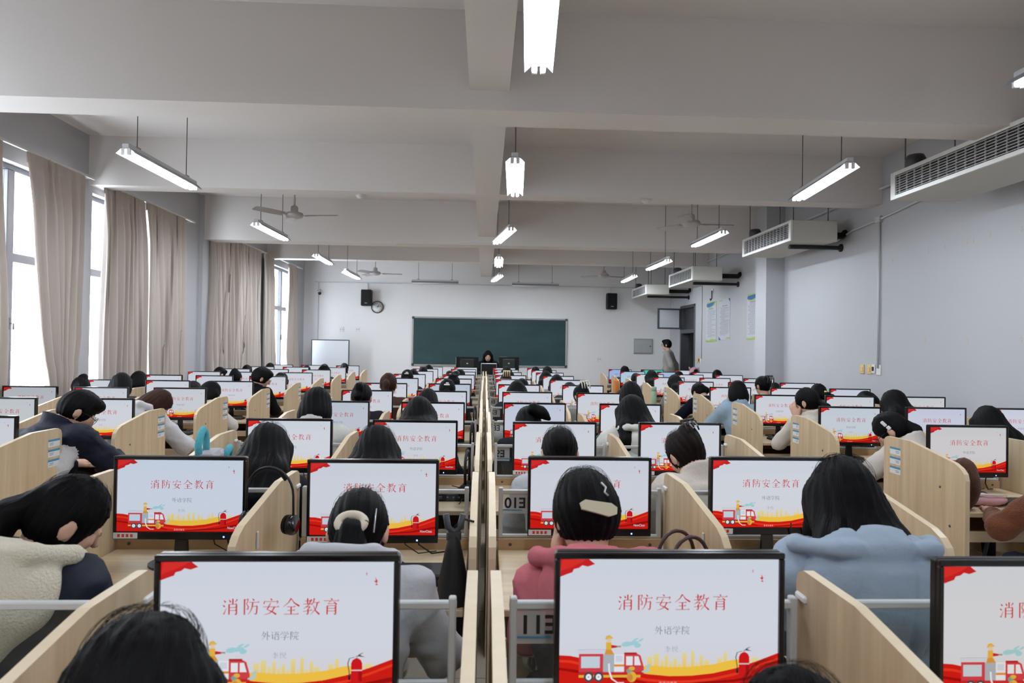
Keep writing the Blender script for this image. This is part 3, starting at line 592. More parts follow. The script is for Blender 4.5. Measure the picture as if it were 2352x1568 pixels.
def make_slide():
    s = Slide()
    c0, c1, c2 = (206, 214, 226), (212, 216, 226), (216, 208, 214)
    for y0, y1, a, b in ((0, .35, c2, c1), (.35, .7, c1, c1), (.7, 1, c1, c0)): s.poly([(0, y0), (1, y0), (1, y1), (0, y1)], None, [a, a, b, b])
    s.lay()
    sky = [(.36,.13),(.40,.23),(.43,.25),(.46,.20),(.48,.24),(.50,.19),(.52,.22),(.54,.18),(.56,.26),(.585,.18),(.6,.27),(.62,.18),(.64,.24),(.66,.2),(.69,.17),(.72,.22),(.75,.26),(.77,.2),(.80,.18),(.84,.2),(.88,.22),(.92,.18)]
    for (xa, ya), (xb, yb) in zip(sky, sky[1:]):
        w = xb-xa; s.poly([(xa, .06), (xa+w*.8, .06), (xa+w*.8, ya), (xa, ya)], None, [(240, 190, 60), (240, 190, 60), (226, 214, 150), (226, 214, 150)])
    s.lay()
    up = [(0,.245),(.05,.24),(.12,.215),(.2,.18),(.3,.13),(.4,.095),(.5,.078),(.6,.08),(.7,.098),(.8,.135),(.9,.19),(1,.255)]
    s.poly([(.34,.13)]+[(x, y+.07) for x, y in up[5:10]]+[(.88,.2)]+[(x, y) for x, y in up[4:10]][::-1], (240, 194, 70))
    s.lay(); s.poly([(0, 0), (1, 0)]+up[::-1], (206, 30, 22))
    s.lay(); s.poly([(x, y-.035) for x, y in up]+[(x, y-.055) for x, y in up][::-1], (232, 58, 34)); s.poly([(0,.15),(.2,.1),(.4,.03),(.4,.02),(.2,.075),(0,.13)], (160, 16, 14))
    s.poly([(1,.12),(.8,.05),(.55,.02),(.55,.005),(.8,.03),(1,.085)], (150, 18, 16))
    # flag in the top left corner
    s.poly([(0, 1), (0, .855), (.03, .875), (.055, .89), (.062, .915), (.085, .925), (.1, .945), (.125, .935), (.158, .955), (.135, .985), (.128, 1)][::1], (198, 36, 38)); s.lay()
    s.poly([(.01, .99), (.0, .9), (.05, .93), (.1, .97), (.12, .995)], (216, 48, 44))
    # birds
    for bx, by, r in ((.925, .85, 1), (.882, .905, .45)):
        for pts in (((-.013, .0), (0, -.02), (.004, .0)), ((0, -.02), (.013, .02), (.006, -.004)), ((-.002, -.02), (-.006, .028), (.003, 0)), ((0, -.02), (.006, -.035), (-.008, -.03))): s.poly([(bx+p[0]*r, by+p[1]*r) for p in pts], (206, 44, 48))
    # fire engine with crew and water jet
    R, RD, G, Wt, Yl, K = (206, 66, 74), (200, 40, 44), (170, 178, 186), (228, 230, 236), (226, 178, 62), (70, 70, 78)
    s.rect(.085, .26, .235, .285, (206, 210, 222)); s.rect(.085, .285, .235, .29, (186, 192, 206))
    s.rect(.09, .115, .20, .255, R); s.rect(.20, .11, .25, .25, G); s.rect(.25, .11, .295, .25, Wt); s.poly([(.295, .11), (.385, .11), (.385, .15), (.37, .24), (.345, .265), (.295, .265)], R); s.rect(.09, .09, .385, .115, RD); s.rect(.09, .07, .37, .09, Yl); s.lay()
    s.rect(.10, .145, .185, .235, (196, 208, 220)); s.rect(.256, .19, .288, .24, (206, 212, 222)); s.poly([(.304, .165), (.334, .165), (.334, .235), (.304, .235)], Wt); s.poly([(.342, .165), (.372, .165), (.36, .235), (.342, .235)], Wt); s.rect(.25, .155, .295, .172, (226, 140, 50)); s.rect(.295, .25, .352, .265, (176, 40, 40))
    for cx in (.135, .18): s.ell(cx, .075, .022, .04, K); 
    s.lay()
    for cx in (.135, .18): s.ell(cx, .075, .013, .024, (236, 238, 242)); s.ell(cx, .075, .004, .008, (90, 96, 110))
    s.ell(.33, .075, .022, .042, Yl); s.ell(.322, .07, .014, .03, (200, 110, 60)); s.ell(.318, .12, .012, .02, (120, 160, 150)); s.ell(.33, .14, .014, .016, Yl)
    arc = [(.225+.055*math.sin(t), .075-.065*math.sin(t)+.11*(math.cos(t) > 9)) for t in (0, .4, .8)]
    s.ribbon([(.226, .18), (.228, .12), (.24, .06), (.265, .03), (.295, .03)], [.008]*5, (230, 232, 238))
    # firefighter on the roof
    s.rect(.212, .285, .236, .345, Yl); s.poly([(.205, .25), (.25, .25), (.236, .29), (.212, .29)], (214, 150, 60)); s.ell(.225, .362, .011, .022, (226, 200, 180)); s.poly([(.207, .365), (.213, .395), (.228, .402), (.24, .385), (.244, .375)], (220, 180, 70)); s.poly([(.236, .325), (.262, .318), (.262, .304), (.236, .298)], RD); s.rect(.262, .306, .28, .318, (150, 150, 130))
    Wc = (160, 206, 214)
    for cx, cy, rx, ry, a in ((.305, .33, .024, .02, .15), (.33, .335, .03, .016, .2), (.355, .32, .016, .02, .1), (.345, .365, .016, .008, .5), (.37, .362, .014, .008, .5), (.405, .155, .016, .012, .9), (.395, .12, .02, .01, .2)): s.ell(cx, cy, rx, ry, Wc, 12, a)
    # fire extinguisher
    s.lay(); s.poly([(.82, .085), (.868, .085), (.868, .225), (.862, .25), (.848, .265), (.84, .265), (.826, .25), (.82, .225)], (206, 26, 30)); s.rect(.84, .262, .848, .28, (180, 184, 190)); s.ribbon([(.834, .272), (.812, .262), (.806, .225), (.812, .16), (.814, .12)], [.004]*5, K); s.poly([(.836, .278), (.85, .285), (.876, .31), (.852, .292), (.88, .272), (.85, .278)], K); s.rect(.808, .1, .818, .135, (40, 36, 40)); s.lay(); s.rect(.82, .168, .868, .178, (214, 190, 196)); s.poly([(.852, .09), (.868, .09), (.868, .165), (.852, .165)], (168, 18, 24))
    # writing
    s.lay(); red = (200, 48, 52)
    for i, ch in enumerate('消防安全教育'): s.char(ch, .262+i*.0865, .595, .125, red, 1.0)
    for i, ch in enumerate('外语学院'): s.char(ch, .432+i*.0405, .405, .066, (92, 96, 110), .85)
    for i, ch in enumerate('李悦'): s.char(ch, .478+i*.033, .265, .05, (150, 154, 166), .75)
    rnd = random.Random(3)
    for i in range(5):
        x = .455+i*.017
        for k in range(3): s.rect(x, .014+k*.009, x+.013, .018+k*.009, (232, 150, 146))
        s.rect(x+.003+rnd.random()*.005, .012, x+.006+rnd.random()*.005, .036, (232, 150, 146))
    # NewClass
    LET = {'N': ['00-01','01-10','10-11'], 'e': ['00.5-.9.5']}
    tx = bpy.data.curves.new('t', 'FONT'); tx.body = 'NewClass'; tx.size = 1; o = bpy.data.objects.new('t', tx); COL.objects.link(o)
    me = o.to_mesh(); k = .0185
    w = max(v.co.x for v in me.vertices)
    s.lay()
    for pass_, (dx, dy, col) in enumerate(((.002, -.003, (60, 40, 44)), (0, 0, (226, 226, 230)))):
        s.lay()
        for p in me.polygons: s.poly([(.878+dx+me.vertices[i].co.x*.095/w, .036+dy+me.vertices[i].co.y*.048) for i in p.vertices], col)
    o.to_mesh_clear(); bpy.data.objects.remove(o)
    me = bpy.data.meshes.new('screen'); me.from_pydata(s.v, [], s.f)
    ca = me.color_attributes.new('ink', 'FLOAT_COLOR', 'CORNER'); flat = [x for f in s.c for c in f for x in c]
    ca.data.foreach_set('color', flat)
    return me
sm = bpy.data.materials.new('screen_picture'); sm.use_nodes = True; nt = sm.node_tree; nt.nodes.clear()
at_ = nt.nodes.new('ShaderNodeVertexColor'); at_.layer_name = 'ink'; oi = nt.nodes.new('ShaderNodeObjectInfo')
mu = nt.nodes.new('ShaderNodeMix'); mu.data_type = 'RGBA'; mu.blend_type = 'MULTIPLY'; mu.inputs['Factor'].default_value = 1
em = nt.nodes.new('ShaderNodeEmission'); em.inputs[1].default_value = SCREEN_GLOW; ou = nt.nodes.new('ShaderNodeOutputMaterial')
nt.links.new(at_.outputs[0], mu.inputs['A']); nt.links.new(oi.outputs['Color'], mu.inputs['B']); nt.links.new(mu.outputs['Result'], em.inputs[0]); nt.links.new(em.outputs[0], ou.inputs[0])
sm.cycles.emission_sampling = 'NONE'
SLIDE = make_slide(); SLIDE.materials.append(sm)
# ------------------------------------------------------------------ seats
ROWS = [1.37]+[2.6+1.3*i for i in range(10)]
COLX = dict(A=-4.38, B=-3.70, C=-2.97, D=-1.165, K=-.41, E=.42, F=1.175, G=2.98, H=3.715, I=4.45)
ORD = ['nearest', 'second-nearest', 'third-nearest', 'fourth-nearest', 'fifth', 'sixth', 'seventh', 'eighth', 'ninth', 'tenth', 'farthest']
WHERE = dict(A='seat beside the windows', B='middle seat of the window-side block', C='aisle seat of the window-side block', D='left end seat of the centre block',
             K='seat just left of the centre dividers', E='seat just right of the centre dividers', F='right end seat of the centre block',
             G='aisle seat of the wall-side block', H='middle seat of the wall-side block', I='seat against the right wall')
def seat_words(r, c): return '%s row, %s' % (ORD[r-1], WHERE[c])
def D_(r): return ROWS[r-1]
SEATS = []
for r in range(1, 12):
    for c, x in COLX.items():
        y = D_(r)
        if any(inframe((x+dx, y+dy, z), 0) for dx in (-.36, 0, .36) for dy in (-.4, 0, .2) for z in (.78, 1.17)): SEATS.append((r, c, x, y))
DT = .75
def desk_meshes():
    d = {}
    d['desktop'] = MB().rbox((-.352, -.45, DT-.025), (.352, .205, DT), .003).mesh('desktop', 'wood_top')
    d['back_board'] = MB().rbox((-.352, .185, DT-.30), (.352, .203, DT+.048), .002).mesh('back_board', 'wood_dark')
    d['drawer_front'] = MB().rbox((-.352, -.43, .585), (.352, -.412, .645), .002).mesh('drawer_front', 'wood_top')
    d['shelf'] = MB().box((-.352, -.412, .585), (.352, .18, .60)).mesh('shelf', 'wood_dark')
    d['top_rail'] = MB().rbox((-.352, .196, .984), (.352, .216, 1.002), .003).mesh('top_rail', 'grey_paint')
    d['bottom_rail'] = MB().rbox((-.352, .196, DT+.048), (.352, .216, DT+.062), .003).mesh('bottom_rail', 'grey_paint')
    d['post'] = MB().rbox((-.009, .194, DT+.048), (.009, .218, 1.012), .003).mesh('post', 'grey_paint')
    d['glass_pane'] = MB().box((-.335, .204, DT+.06), (.335, .209, .986)).mesh('glass_pane', 'desk_glass')
    return d
DM = desk_meshes()
for nm in ('desktop',):
    pass
def text_mesh(body, size, m_):
    tx = bpy.data.curves.new('t', 'FONT'); tx.body = body; tx.size = size; tx.extrude = .0006; tx.align_x = 'CENTER'; tx.offset = .0013
    o = bpy.data.objects.new('t', tx); COL.objects.link(o); bpy.context.view_layer.update()
    me = bpy.data.meshes.new_from_object(o.evaluated_get(bpy.context.evaluated_depsgraph_get())); bpy.data.objects.remove(o)
    me.materials.clear(); me.materials.append(MATS[m_]); return me
screw = MB().lathe([(0, 0), (.007, 0), (.007, .002), (0, .003)], 10, Matrix.Rotation(math.radians(90), 4, 'X')).mesh('screw', 'dark_metal')
for r, c, x, y in SEATS:
    t = thing('desk', 'light wood desk with glass back, %s' % seat_words(r, c), 'desk', (x, y, 0), group='computer desks')
    if c == 'A': t.scale.x = .9
    for nm, me in DM.items():
        if nm == 'post':
            for s in (-1, 1): put('post', me, t, (s*.342, 0, 0))
        elif nm == 'shelf' and r > 6: continue
        else: put(nm, me, t)
    if r <= 3:
        for s in (-1, 1): put('screw', screw, t, (s*.30, .184, DT+.024))
    if c == 'E':
        tm = text_mesh('E%d' % (12-r), .062, 'black_ink')
        put('seat_number', tm, t, ((.14 if r == 2 else (.138 if r == 1 else .105))-x, .2022, .925), rot=(math.radians(90), 0, 0), sc=(-1, 1, 1))
        MB().box(((.085 if r < 3 else .06)-x, .2031, .90), ((.2 if r < 3 else .165)-x, .2038, .982)).build('number_film', 'frosted_film', t)
        if r <= 3: MB().box((-.345, .202, .913), (-.25, .2028, .918)).build('seat_number_line', 'sticker_blue', t)
    if c == 'D' and r == 3:
        put('seat_number', text_mesh('9', .062, 'black_ink'), t, (-.29, .203, .935), rot=(math.radians(90), 0, 0), sc=(-1, 1, 1))
# ------------------------------------------------------------------ divider panels between the seats
def panel_mesh():
    prof = [(.225, 0), (.225, 1.045), (.215, 1.068), (.19, 1.08), (-.03, 1.08), (-.10, 1.068), (-.41, 1.012), (-.455, .992), (-.485, .965), (-.495, .93), (-.495, 0)]
    mb = MB(); n = len(prof); w = .0125
    # faces (material 0) and edge band (material 1)
    mb.add([(-w, y, z) for y, z in prof]+[(w, y, z) for y, z in prof], [tuple(range(n))[::-1], tuple(range(n, 2*n))]); mb.cur = 1
    mb.add([(-w, y, z) for y, z in prof]+[(w, y, z) for y, z in prof], [(i, n+i, n+(i+1) % n, (i+1) % n)[::-1] for i in range(n)])
    return mb.mesh('board', ['wood', 'wood_edge'])
PM = panel_mesh()
def panel_sticker(p, side, dy):
    for k in range(3):
        st = MB(); z = 1.02-.06*k
        st.box((side*.0125, .10+dy, z-.045), (side*.0137, .205+dy, z)); st.cur = 1; st.box((side*.0135, .10+dy, z-.013), (side*.0141, .205+dy, z)); st.cur = 2
        st.box((side*.0135, .112+dy, z-.025), (side*.0139, .15+dy, z-.021)); st.box((side*.0135, .112+dy, z-.034), (side*.0139, .145+dy, z-.03))
        st.build('sticker', ['paper', 'sticker_blue', 'grey_ink'], p)
DIV = {'A': [(-4.72+.36-.36-.0, None)]}
PANELX = [(-3.335, 'between the middle and aisle seats of the window-side block'), (-4.065, 'between the window seat and middle seat, window-side block'), (-2.595, 'at the aisle end of the window-side block'),
          (-1.54, 'at the left end of the centre block'), (-.788, 'between the two left seats of the centre block'), (-.026, 'left one of the centre pair'), (.034, 'right one of the centre pair'),
          (.797, 'between the two right seats of the centre block'), (1.552, 'at the right end of the centre block'), (2.60, 'at the aisle end of the wall-side block'), (3.348, 'between the aisle and middle seats of the wall-side block'), (4.083, 'between the middle and wall seats of the wall-side block')]
rnd = random.Random(11)
for r in range(1, 12):
    for x, w in PANELX:
        y = D_(r)
        if not any(inframe((x, y+dy, z), 0) for dy in (-.5, -.2, .2) for z in (.6, .85, 1.08)): continue
        jx = rnd.uniform(-.006, .006)
        p = thing('desk_divider', 'light wood divider panel, %s row, %s' % (ORD[r-1], w), 'divider', (x+jx, y, 0), rnd.uniform(-.006, .006), 'wooden desk dividers')
        put('board', PM, p)
        if x == -2.595 and r <= 8: panel_sticker(p, 1, 0)
        if x == 2.60 and r in (3, 4, 5, 6, 7): panel_sticker(p, -1, -.02) if r > 3 else panel_sticker(p, -1, -.045)
        if abs(x) > 2 and r <= 6:
            for yy, zz in ((-.38, .66), (.12, .66), (-.3, .86)): put('screw', screw, p, (.013 if x < 0 else -.013, yy, zz), math.radians(90 if x < 0 else -90))
        if abs(x) < 2 and r <= 3 and abs(x) > .5:
            MB().rbox((-.02, .17, 1.005), (.02, .22, 1.022), .004).build('clip', 'white_plastic', p)
            MB().rbox((.0125, -.30, .90), (.018, -.285, .96), .002).build('bracket_strip', 'grey_paint', p); MB().rbox((-.018, -.30, .90), (-.0125, -.285, .96), .002).build('bracket_strip', 'grey_paint', p)
# ------------------------------------------------------------------ monitors
MW, MH, MT = .50, .318, 1.173
def monitor_meshes():
    d = {}
    mb = MB(); b = .011; zb = MT-MH
    # back shell, slightly bulged
    mb.rbox((-MW/2, .004, zb), (MW/2, .03, MT), .006); mb.rbox((-.17, .028, zb+.05), (.17, .05, MT-.05), .012); d['housing'] = mb.mesh('housing', 'black_plastic')
    mb = MB()
    for p, q in (((-MW/2, -.006, MT-.0135), (MW/2, .006, MT)), ((-MW/2, -.006, zb), (MW/2, .006, zb+.0295)), ((-MW/2, -.006, zb+.0295), (-MW/2+b, .006, MT-.0135)), ((MW/2-b, -.006, zb+.0295), (MW/2, .006, MT-.0135))): mb.rbox(p, q, .0022)
    d['bezel'] = mb.mesh('bezel', 'black_plastic')
    mb = MB(); mb.prism([(-.028, zb-.14+.03), (.028, zb-.14+.03), (.020, zb+.02), (-.020, zb+.02)], .012, .03, axis=1); d['stand_neck'] = mb.mesh('stand_neck', 'black_plastic')
    mb = MB(); n = 28; P = [(.125*math.cos(2*math.pi*k/n), .03+.095*math.sin(2*math.pi*k/n)) for k in range(n)]
    mb.prism(P, DT+.0005, DT+.009); mb.prism([(x*.45, .03+(y-.03)*.45) for x, y in P], DT+.009, DT+.017); d['stand_base'] = mb.mesh('stand_base', 'black_plastic')
    mb = MB(); mb.box((.168, -.0067, zb+.0085), (.174, -.0055, zb+.0145)); d['power_light'] = mb.mesh('power_light', 'led_blue')
    mb = MB(); mb.box((-MW/2+.004, -.0072, zb+.004), (-MW/2+.095, -.0058, zb+.026)); mb.cur = 1
    for k in range(4): mb.box((-MW/2+.02+k*.016, -.0075, zb+.009), (-MW/2+.03+k*.016, -.0071, zb+.021))
    d['asset_sticker'] = mb.mesh('asset_sticker', ['paper', 'red_ink'])
    return d
MM = monitor_meshes()
mat('monitor_black', rgb(14, 14, 18), 0.18)
MISSING = set()
TILT = {}
TINT = {(1,'D'): (1,.97,.93), (1,'F'): (1, .95, .88), (3,'G'): (.96,.90,.84), (4,'I'): (.97,.95,1), (5,'A'): (.72,.72,.70), (4,'B'): (.86,.87,.83), (5,'C'): (.93,.93,.9), (4,'G'): (.88,.92,.92), (5,'H'): (.95,.94,.9),
        (5,'I'): (.93,.91,.86), (2,'D'): (.92,.97,1.02), (4,'D'): (.80,.83,.85), (4,'H'): (.9,.9,.98), (6,'I'): (.93,.93,1), (11,'G'): (.55,.68,1.0), (11,'H'): (.12,.85,.55), (10,'G'): (.70,.90,1.0), (10,'H'): (.62,.75,1.0), (7,'D'): (.93,.95,.98), (6,'K'): (.80,.85,.9), (4,'E'): (.86,.89,.97)}
MDX = {(2,'F'): .01, (2,'E'): .012, (3,'D'): .02, (3,'K'): .006, (3,'G'): .012, (4,'C'): 0, (1,'K'): -.012, (1,'F'): .045, (1,'E'): -.012, (2,'K'): -.01}
MDY = {(2,'E'): .03, (1,'E'): .03, (2,'K'): -.07, (2,'D'): -.03, (2,'F'): .06}
rnd = random.Random(5)
for r, c, x, y in SEATS:
    if not inframe((x, y, MT), 160): continue
    dx = MDX.get((r, c), rnd.uniform(-.015, .015)); dy = MDY.get((r, c), rnd.uniform(-.02, .02)); rz = rnd.uniform(-.02, .02)+(.05 if c in 'ABC' else (-.05 if c in 'GHI' else 0))*.6
    if r <= 3: rz *= .4
    what = {(11,'H'): 'green', (11,'G'): 'bluish', (10,'H'): 'pale blue', (10,'G'): 'light cyan'}.get((r, c))
    lab = 'black monitor with %s, %s' % ('%s picture' % what if what else 'fire-safety slide', seat_words(r, c))
    t = thing('monitor', lab, 'monitor', (x+dx, y+dy, 0), rz, 'computer monitors')
    for nm in ('housing', 'bezel', 'stand_neck', 'stand_base'): put(nm, MM[nm], t)
    if r <= 4: put('power_light', MM['power_light'], t)
    if r <= 4 and c in 'DKEF' and (r, c) != (1, 'E'): put('asset_sticker', MM['asset_sticker'], t)
    sc_ = put('screen', SLIDE, t, (0, .0032, MT-.0135-SH)); k = TINT.get((r, c)); j = rnd.uniform(.96, 1.02)
    if k is None: k = (j, j, j*rnd.uniform(.99, 1.01)) if c in 'DKEF' else (j*.99, j*.98, j*.97)
    sc_.color = (*k, 1)
# ------------------------------------------------------------------ people: smooth implicit bodies, meshed with surface nets
def smin(a, b, k):
    h = np.clip(.5+.5*(b-a)/k, 0, 1); return b*(1-h)+a*h-k*h*(1-h)
def smax(a, b, k): return -smin(-a, -b, k)
def rc(P, a, b, ra, rb):
    a = np.asarray(a, np.float32); b = np.asarray(b, np.float32); ba = b-a; t = np.clip((P-a)@ba/max(1e-9, ba@ba), 0, 1)
    return np.linalg.norm(P-a-t[:, None]*ba, axis=1)-(ra+(rb-ra)*t)
def chain(P, pts, rs, k=.02):
    d = None
    for i in range(len(pts)-1):
        e = rc(P, pts[i], pts[i+1], rs[i], rs[i+1]); d = e if d is None else smin(d, e, k)
    return d
def el(P, c, r, M=None):
    q = P-np.asarray(c, np.float32)
    if M is not None: q = q@M
    r = np.asarray(r, np.float32); k0 = np.linalg.norm(q/r, axis=1); k1 = np.linalg.norm(q/(r*r), axis=1)
    return k0*(k0-1)/np.maximum(k1, 1e-6)
def ripple(P, seed, f, n=5):
    g = np.random.RandomState(seed); d = np.zeros(len(P), np.float32)
    for i in range(n):
        k = g.normal(size=3)*f; d += np.sin(P@k.astype(np.float32)+g.rand()*6.28+1.5*np.sin(P@(g.normal(size=3)*f*.4).astype(np.float32)))
    return d/n
def axis_pts(lo, hi, h, fine=None):
    if not fine: return np.linspace(lo, hi, max(4, int((hi-lo)/h)+1))
    a, b, hf = fine; a = max(a, lo); b = min(b, hi); out = [np.linspace(lo, a, max(2, int((a-lo)/h)+1))[:-1]] if a > lo else []
    out.append(np.linspace(a, b, max(3, int((b-a)/hf)+1)))
    if b < hi: out.append(np.linspace(b, hi, max(2, int((hi-b)/h)+1))[1:])
    return np.concatenate(out)
def nets(f, xs, ys, zs):
    X, Y, Z = np.meshgrid(xs, ys, zs, indexing='ij'); P = np.stack([X.ravel(), Y.ravel(), Z.ravel()], 1).astype(np.float32)
    # coarse pass first, then only the points near the surface
    st_ = 4; I = [np.minimum(np.arange(0, len(a)+st_-1, st_), len(a)-1) for a in (xs, ys, zs)]; ix, iy, iz = np.meshgrid(*I, indexing='ij')
    fi = (ix*len(ys)+iy)*len(zs)+iz; Vc = f(P[fi.ravel()]).reshape(fi.shape)
    up = [np.minimum((np.arange(len(a))+st_//2)//st_, len(i)-1) for a, i in zip((xs, ys, zs), I)]
    V = Vc[np.ix_(*up)].astype(np.float32).copy()
    sp = [np.maximum(np.append(np.diff(a), 0), np.insert(np.diff(a), 0, 0)) for a in (xs, ys, zs)]
    rad = st_*.75*np.sqrt(sp[0][:, None, None]**2+sp[1][None, :, None]**2+sp[2][None, None, :]**2)+.006
    m_ = (np.abs(V) < rad).ravel(); V = V.ravel(); V[m_] = f(P[m_]); V = V.reshape(X.shape); S = V < 0; nx, ny, nz = V.shape
    acc = np.zeros((nx-1, ny-1, nz-1, 3), np.float32); cnt = np.zeros((nx-1, ny-1, nz-1), np.float32)
    C = (xs, ys, zs); edges = []
    for ax in range(3):
        sl0 = [slice(None)]*3; sl1 = [slice(None)]*3; sl0[ax] = slice(None, -1); sl1[ax] = slice(1, None)
        a, b = V[tuple(sl0)], V[tuple(sl1)]; cr = S[tuple(sl0)] != S[tuple(sl1)]; idx = np.argwhere(cr); edges.append((idx, S[tuple(sl0)][cr]))
        if not len(idx): continue
        t = a[cr]/(a[cr]-b[cr]); p = np.empty((len(idx), 3), np.float32)
        for k in range(3):
            p[:, k] = C[k][idx[:, k]]
        p[:, ax] += t*(C[ax][idx[:, ax]+1]-C[ax][idx[:, ax]])
        o = [k for k in range(3) if k != ax]
        for d0 in (0, -1):
            for d1 in (0, -1):
                c = idx.copy(); c[:, o[0]] += d0; c[:, o[1]] += d1
                ok = (c[:, o[0]] >= 0) & (c[:, o[1]] >= 0) & (c[:, o[0]] < acc.shape[o[0]]) & (c[:, o[1]] < acc.shape[o[1]])
                cc = c[ok]; np.add.at(acc, (cc[:, 0], cc[:, 1], cc[:, 2]), p[ok]); np.add.at(cnt, (cc[:, 0], cc[:, 1], cc[:, 2]), 1)
    m = cnt > 0; ids = -np.ones(cnt.shape, np.int64); ids[m] = np.arange(m.sum()); verts = acc[m]/cnt[m][:, None]
    F = []
    for ax in range(3):
        idx, s = edges[ax]
        if not len(idx): continue
        o = [k for k in range(3) if k != ax]; ok = (idx[:, o[0]] > 0) & (idx[:, o[1]] > 0) & (idx[:, o[0]] < cnt.shape[o[0]]) & (idx[:, o[1]] < cnt.shape[o[1]])
        idx = idx[ok]; s = s[ok]; q = []
        for d0, d1 in ((-1, -1), (0, -1), (0, 0), (-1, 0)):
            c = idx.copy(); c[:, o[0]] += d0; c[:, o[1]] += d1; q.append(ids[c[:, 0], c[:, 1], c[:, 2]])
        q = np.stack(q, 1); flip = s if ax != 1 else ~s
        q[~flip] = q[~flip][:, ::-1]; F.append(q)
    return verts, np.concatenate(F)
def np_mesh(name, v, f, mats, mi=None):
    me = bpy.data.meshes.new(name); n = len(v); me.vertices.add(n); me.vertices.foreach_set('co', np.ascontiguousarray(v, np.float32).ravel())
    me.loops.add(len(f)*4); me.loops.foreach_set('vertex_index', f.ravel().astype(np.int32)); me.polygons.add(len(f))
    me.polygons.foreach_set('loop_start', np.arange(0, len(f)*4, 4, dtype=np.int32)); me.polygons.foreach_set('use_smooth', np.ones(len(f), bool))
    for m_ in mats: me.materials.append(MATS[m_])
    if mi is not None: me.polygons.foreach_set('material_index', mi.astype(np.int32))
    me.update(calc_edges=True); me.validate(); return me
def Rm(yaw, pitch, roll):
    """head frame: yaw to the left +, pitch forward +, roll to the right +  (degrees); columns = right, face, up"""
    cy, sy = math.cos(math.radians(yaw)), math.sin(math.radians(yaw)); cp, sp = math.cos(math.radians(-pitch)), math.sin(math.radians(-pitch)); cr, sr = math.cos(math.radians(roll)), math.sin(math.radians(roll))
    Z = np.array([[cy, -sy, 0], [sy, cy, 0], [0, 0, 1]]); X = np.array([[1, 0, 0], [0, cp, -sp], [0, sp, cp]]); Y = np.array([[cr, 0, sr], [0, 1, 0], [-sr, 0, cr]])
    return (Z@Y@X).astype(np.float32)
mat('skin', rgb(206, 164, 142), 0.55, spec=0.4); mat('lip', rgb(176, 96, 92), 0.5); mat('eye_dark', rgb(26, 22, 22), 0.3)
def hairmat(name, c, c2):
    m = mat(name, c, 0.5, spec=0.10); nt = m.node_tree; b = nt.nodes['Principled BSDF']
    tc = nt.nodes.new('ShaderNodeTexCoord'); sp = nt.nodes.new('ShaderNodeSeparateXYZ'); nt.links.new(tc.outputs['UV'], sp.inputs[0])
    n = nt.nodes.new('ShaderNodeTexNoise'); n.inputs['Scale'].default_value = 1; n.inputs['Detail'].default_value = 3; cb = nt.nodes.new('ShaderNodeCombineXYZ')
    for k, s in ((0, 34.0), (1, 2.5)):
        mu = nt.nodes.new('ShaderNodeMath'); mu.operation = 'MULTIPLY'; mu.inputs[1].default_value = s; nt.links.new(sp.outputs[k], mu.inputs[0]); nt.links.new(mu.outputs[0], cb.inputs[k])
    nt.links.new(cb.outputs[0], n.inputs['Vector'])
    mx = nt.nodes.new('ShaderNodeMix'); mx.data_type = 'RGBA'; mx.inputs['A'].default_value = c; mx.inputs['B'].default_value = c2
    nt.links.new(n.outputs['Fac'], mx.inputs['Factor']); nt.links.new(mx.outputs['Result'], b.inputs['Base Color'])
    bp = nt.nodes.new('ShaderNodeBump'); bp.inputs['Strength'].default_value = 0.55; bp.inputs['Distance'].default_value = 0.006
    nt.links.new(n.outputs['Fac'], bp.inputs['Height']); nt.links.new(bp.outputs[0], b.inputs['Normal'])
hairmat('hair_black', rgb(4, 4, 5), rgb(14, 13, 15)); hairmat('hair_brown', rgb(28, 15, 12), rgb(66, 40, 31)); hairmat('hair_dark_brown', rgb(12, 8, 8), rgb(34, 24, 21))
# hand with five separate bent fingers; +Y along the fingers, palm towards -Z, thumb on -X
def hand_mesh(curl, h=.0042):
    fin = []
    for bx, ln, sp in ((-.029, .068, -6), (-.010, .078, -2), (.010, .073, 2), (.028, .058, 7)):
        a = np.array([bx, .086, 0]); seg = [ln*.46, ln*.30, ln*.24]; ang = 0; pts = [a]; s = math.radians(sp)
        for k in range(3):
            ang += math.radians(curl)*(0.55+.35*k); d = np.array([math.sin(s)*math.cos(ang), math.cos(s)*math.cos(ang), -math.sin(ang)]); pts.append(pts[-1]+d*seg[k])
        fin.append(pts)
    th = [np.array(p) for p in ((-.022, .018, -.004), (-.046, .042, -.012), (-.056, .07, -.022), (-.05, .092, -.034))]
    def f(P):
        d = smin(el(P, (0, .05, 0), (.041, .052, .0155)), rc(P*np.array([1, 1, 1.35], np.float32), (0, -.05, 0), (0, .03, 0), .026, .03), .02)
        for pts in fin: d = smin(d, chain(P, pts, [.0095, .0088, .0078, .0068], .004), .006)
        return smin(d, chain(P, th, [.013, .0115, .010, .008], .005), .01)
    return nets(f, axis_pts(-.075, .06, h), axis_pts(-.06, .18, h), axis_pts(-.11, .03, h))
HANDS = {'flat': hand_mesh(16), 'curl': hand_mesh(44)}
def unit(v): v = np.asarray(v, float); return v/np.linalg.norm(v)
def place_hand(kind, right, wrist, dirv, back):
    v, f = HANDS[kind]; v = v.copy()
    if not right: v[:, 0] *= -1; f = f[:, ::-1]
    y = unit(dirv); z = unit(np.asarray(back)-y*np.dot(back, y)); x = np.cross(y, z)
    return v@np.stack([x, y, z])+np.asarray(wrist), f
LOW = dict(body=.03, head=.014, hair=.013, top=.026, leg=.04)
HIGH = dict(body=.02, head=.0075, hair=.0066, top=.0115, leg=.03)
TOPS = {}
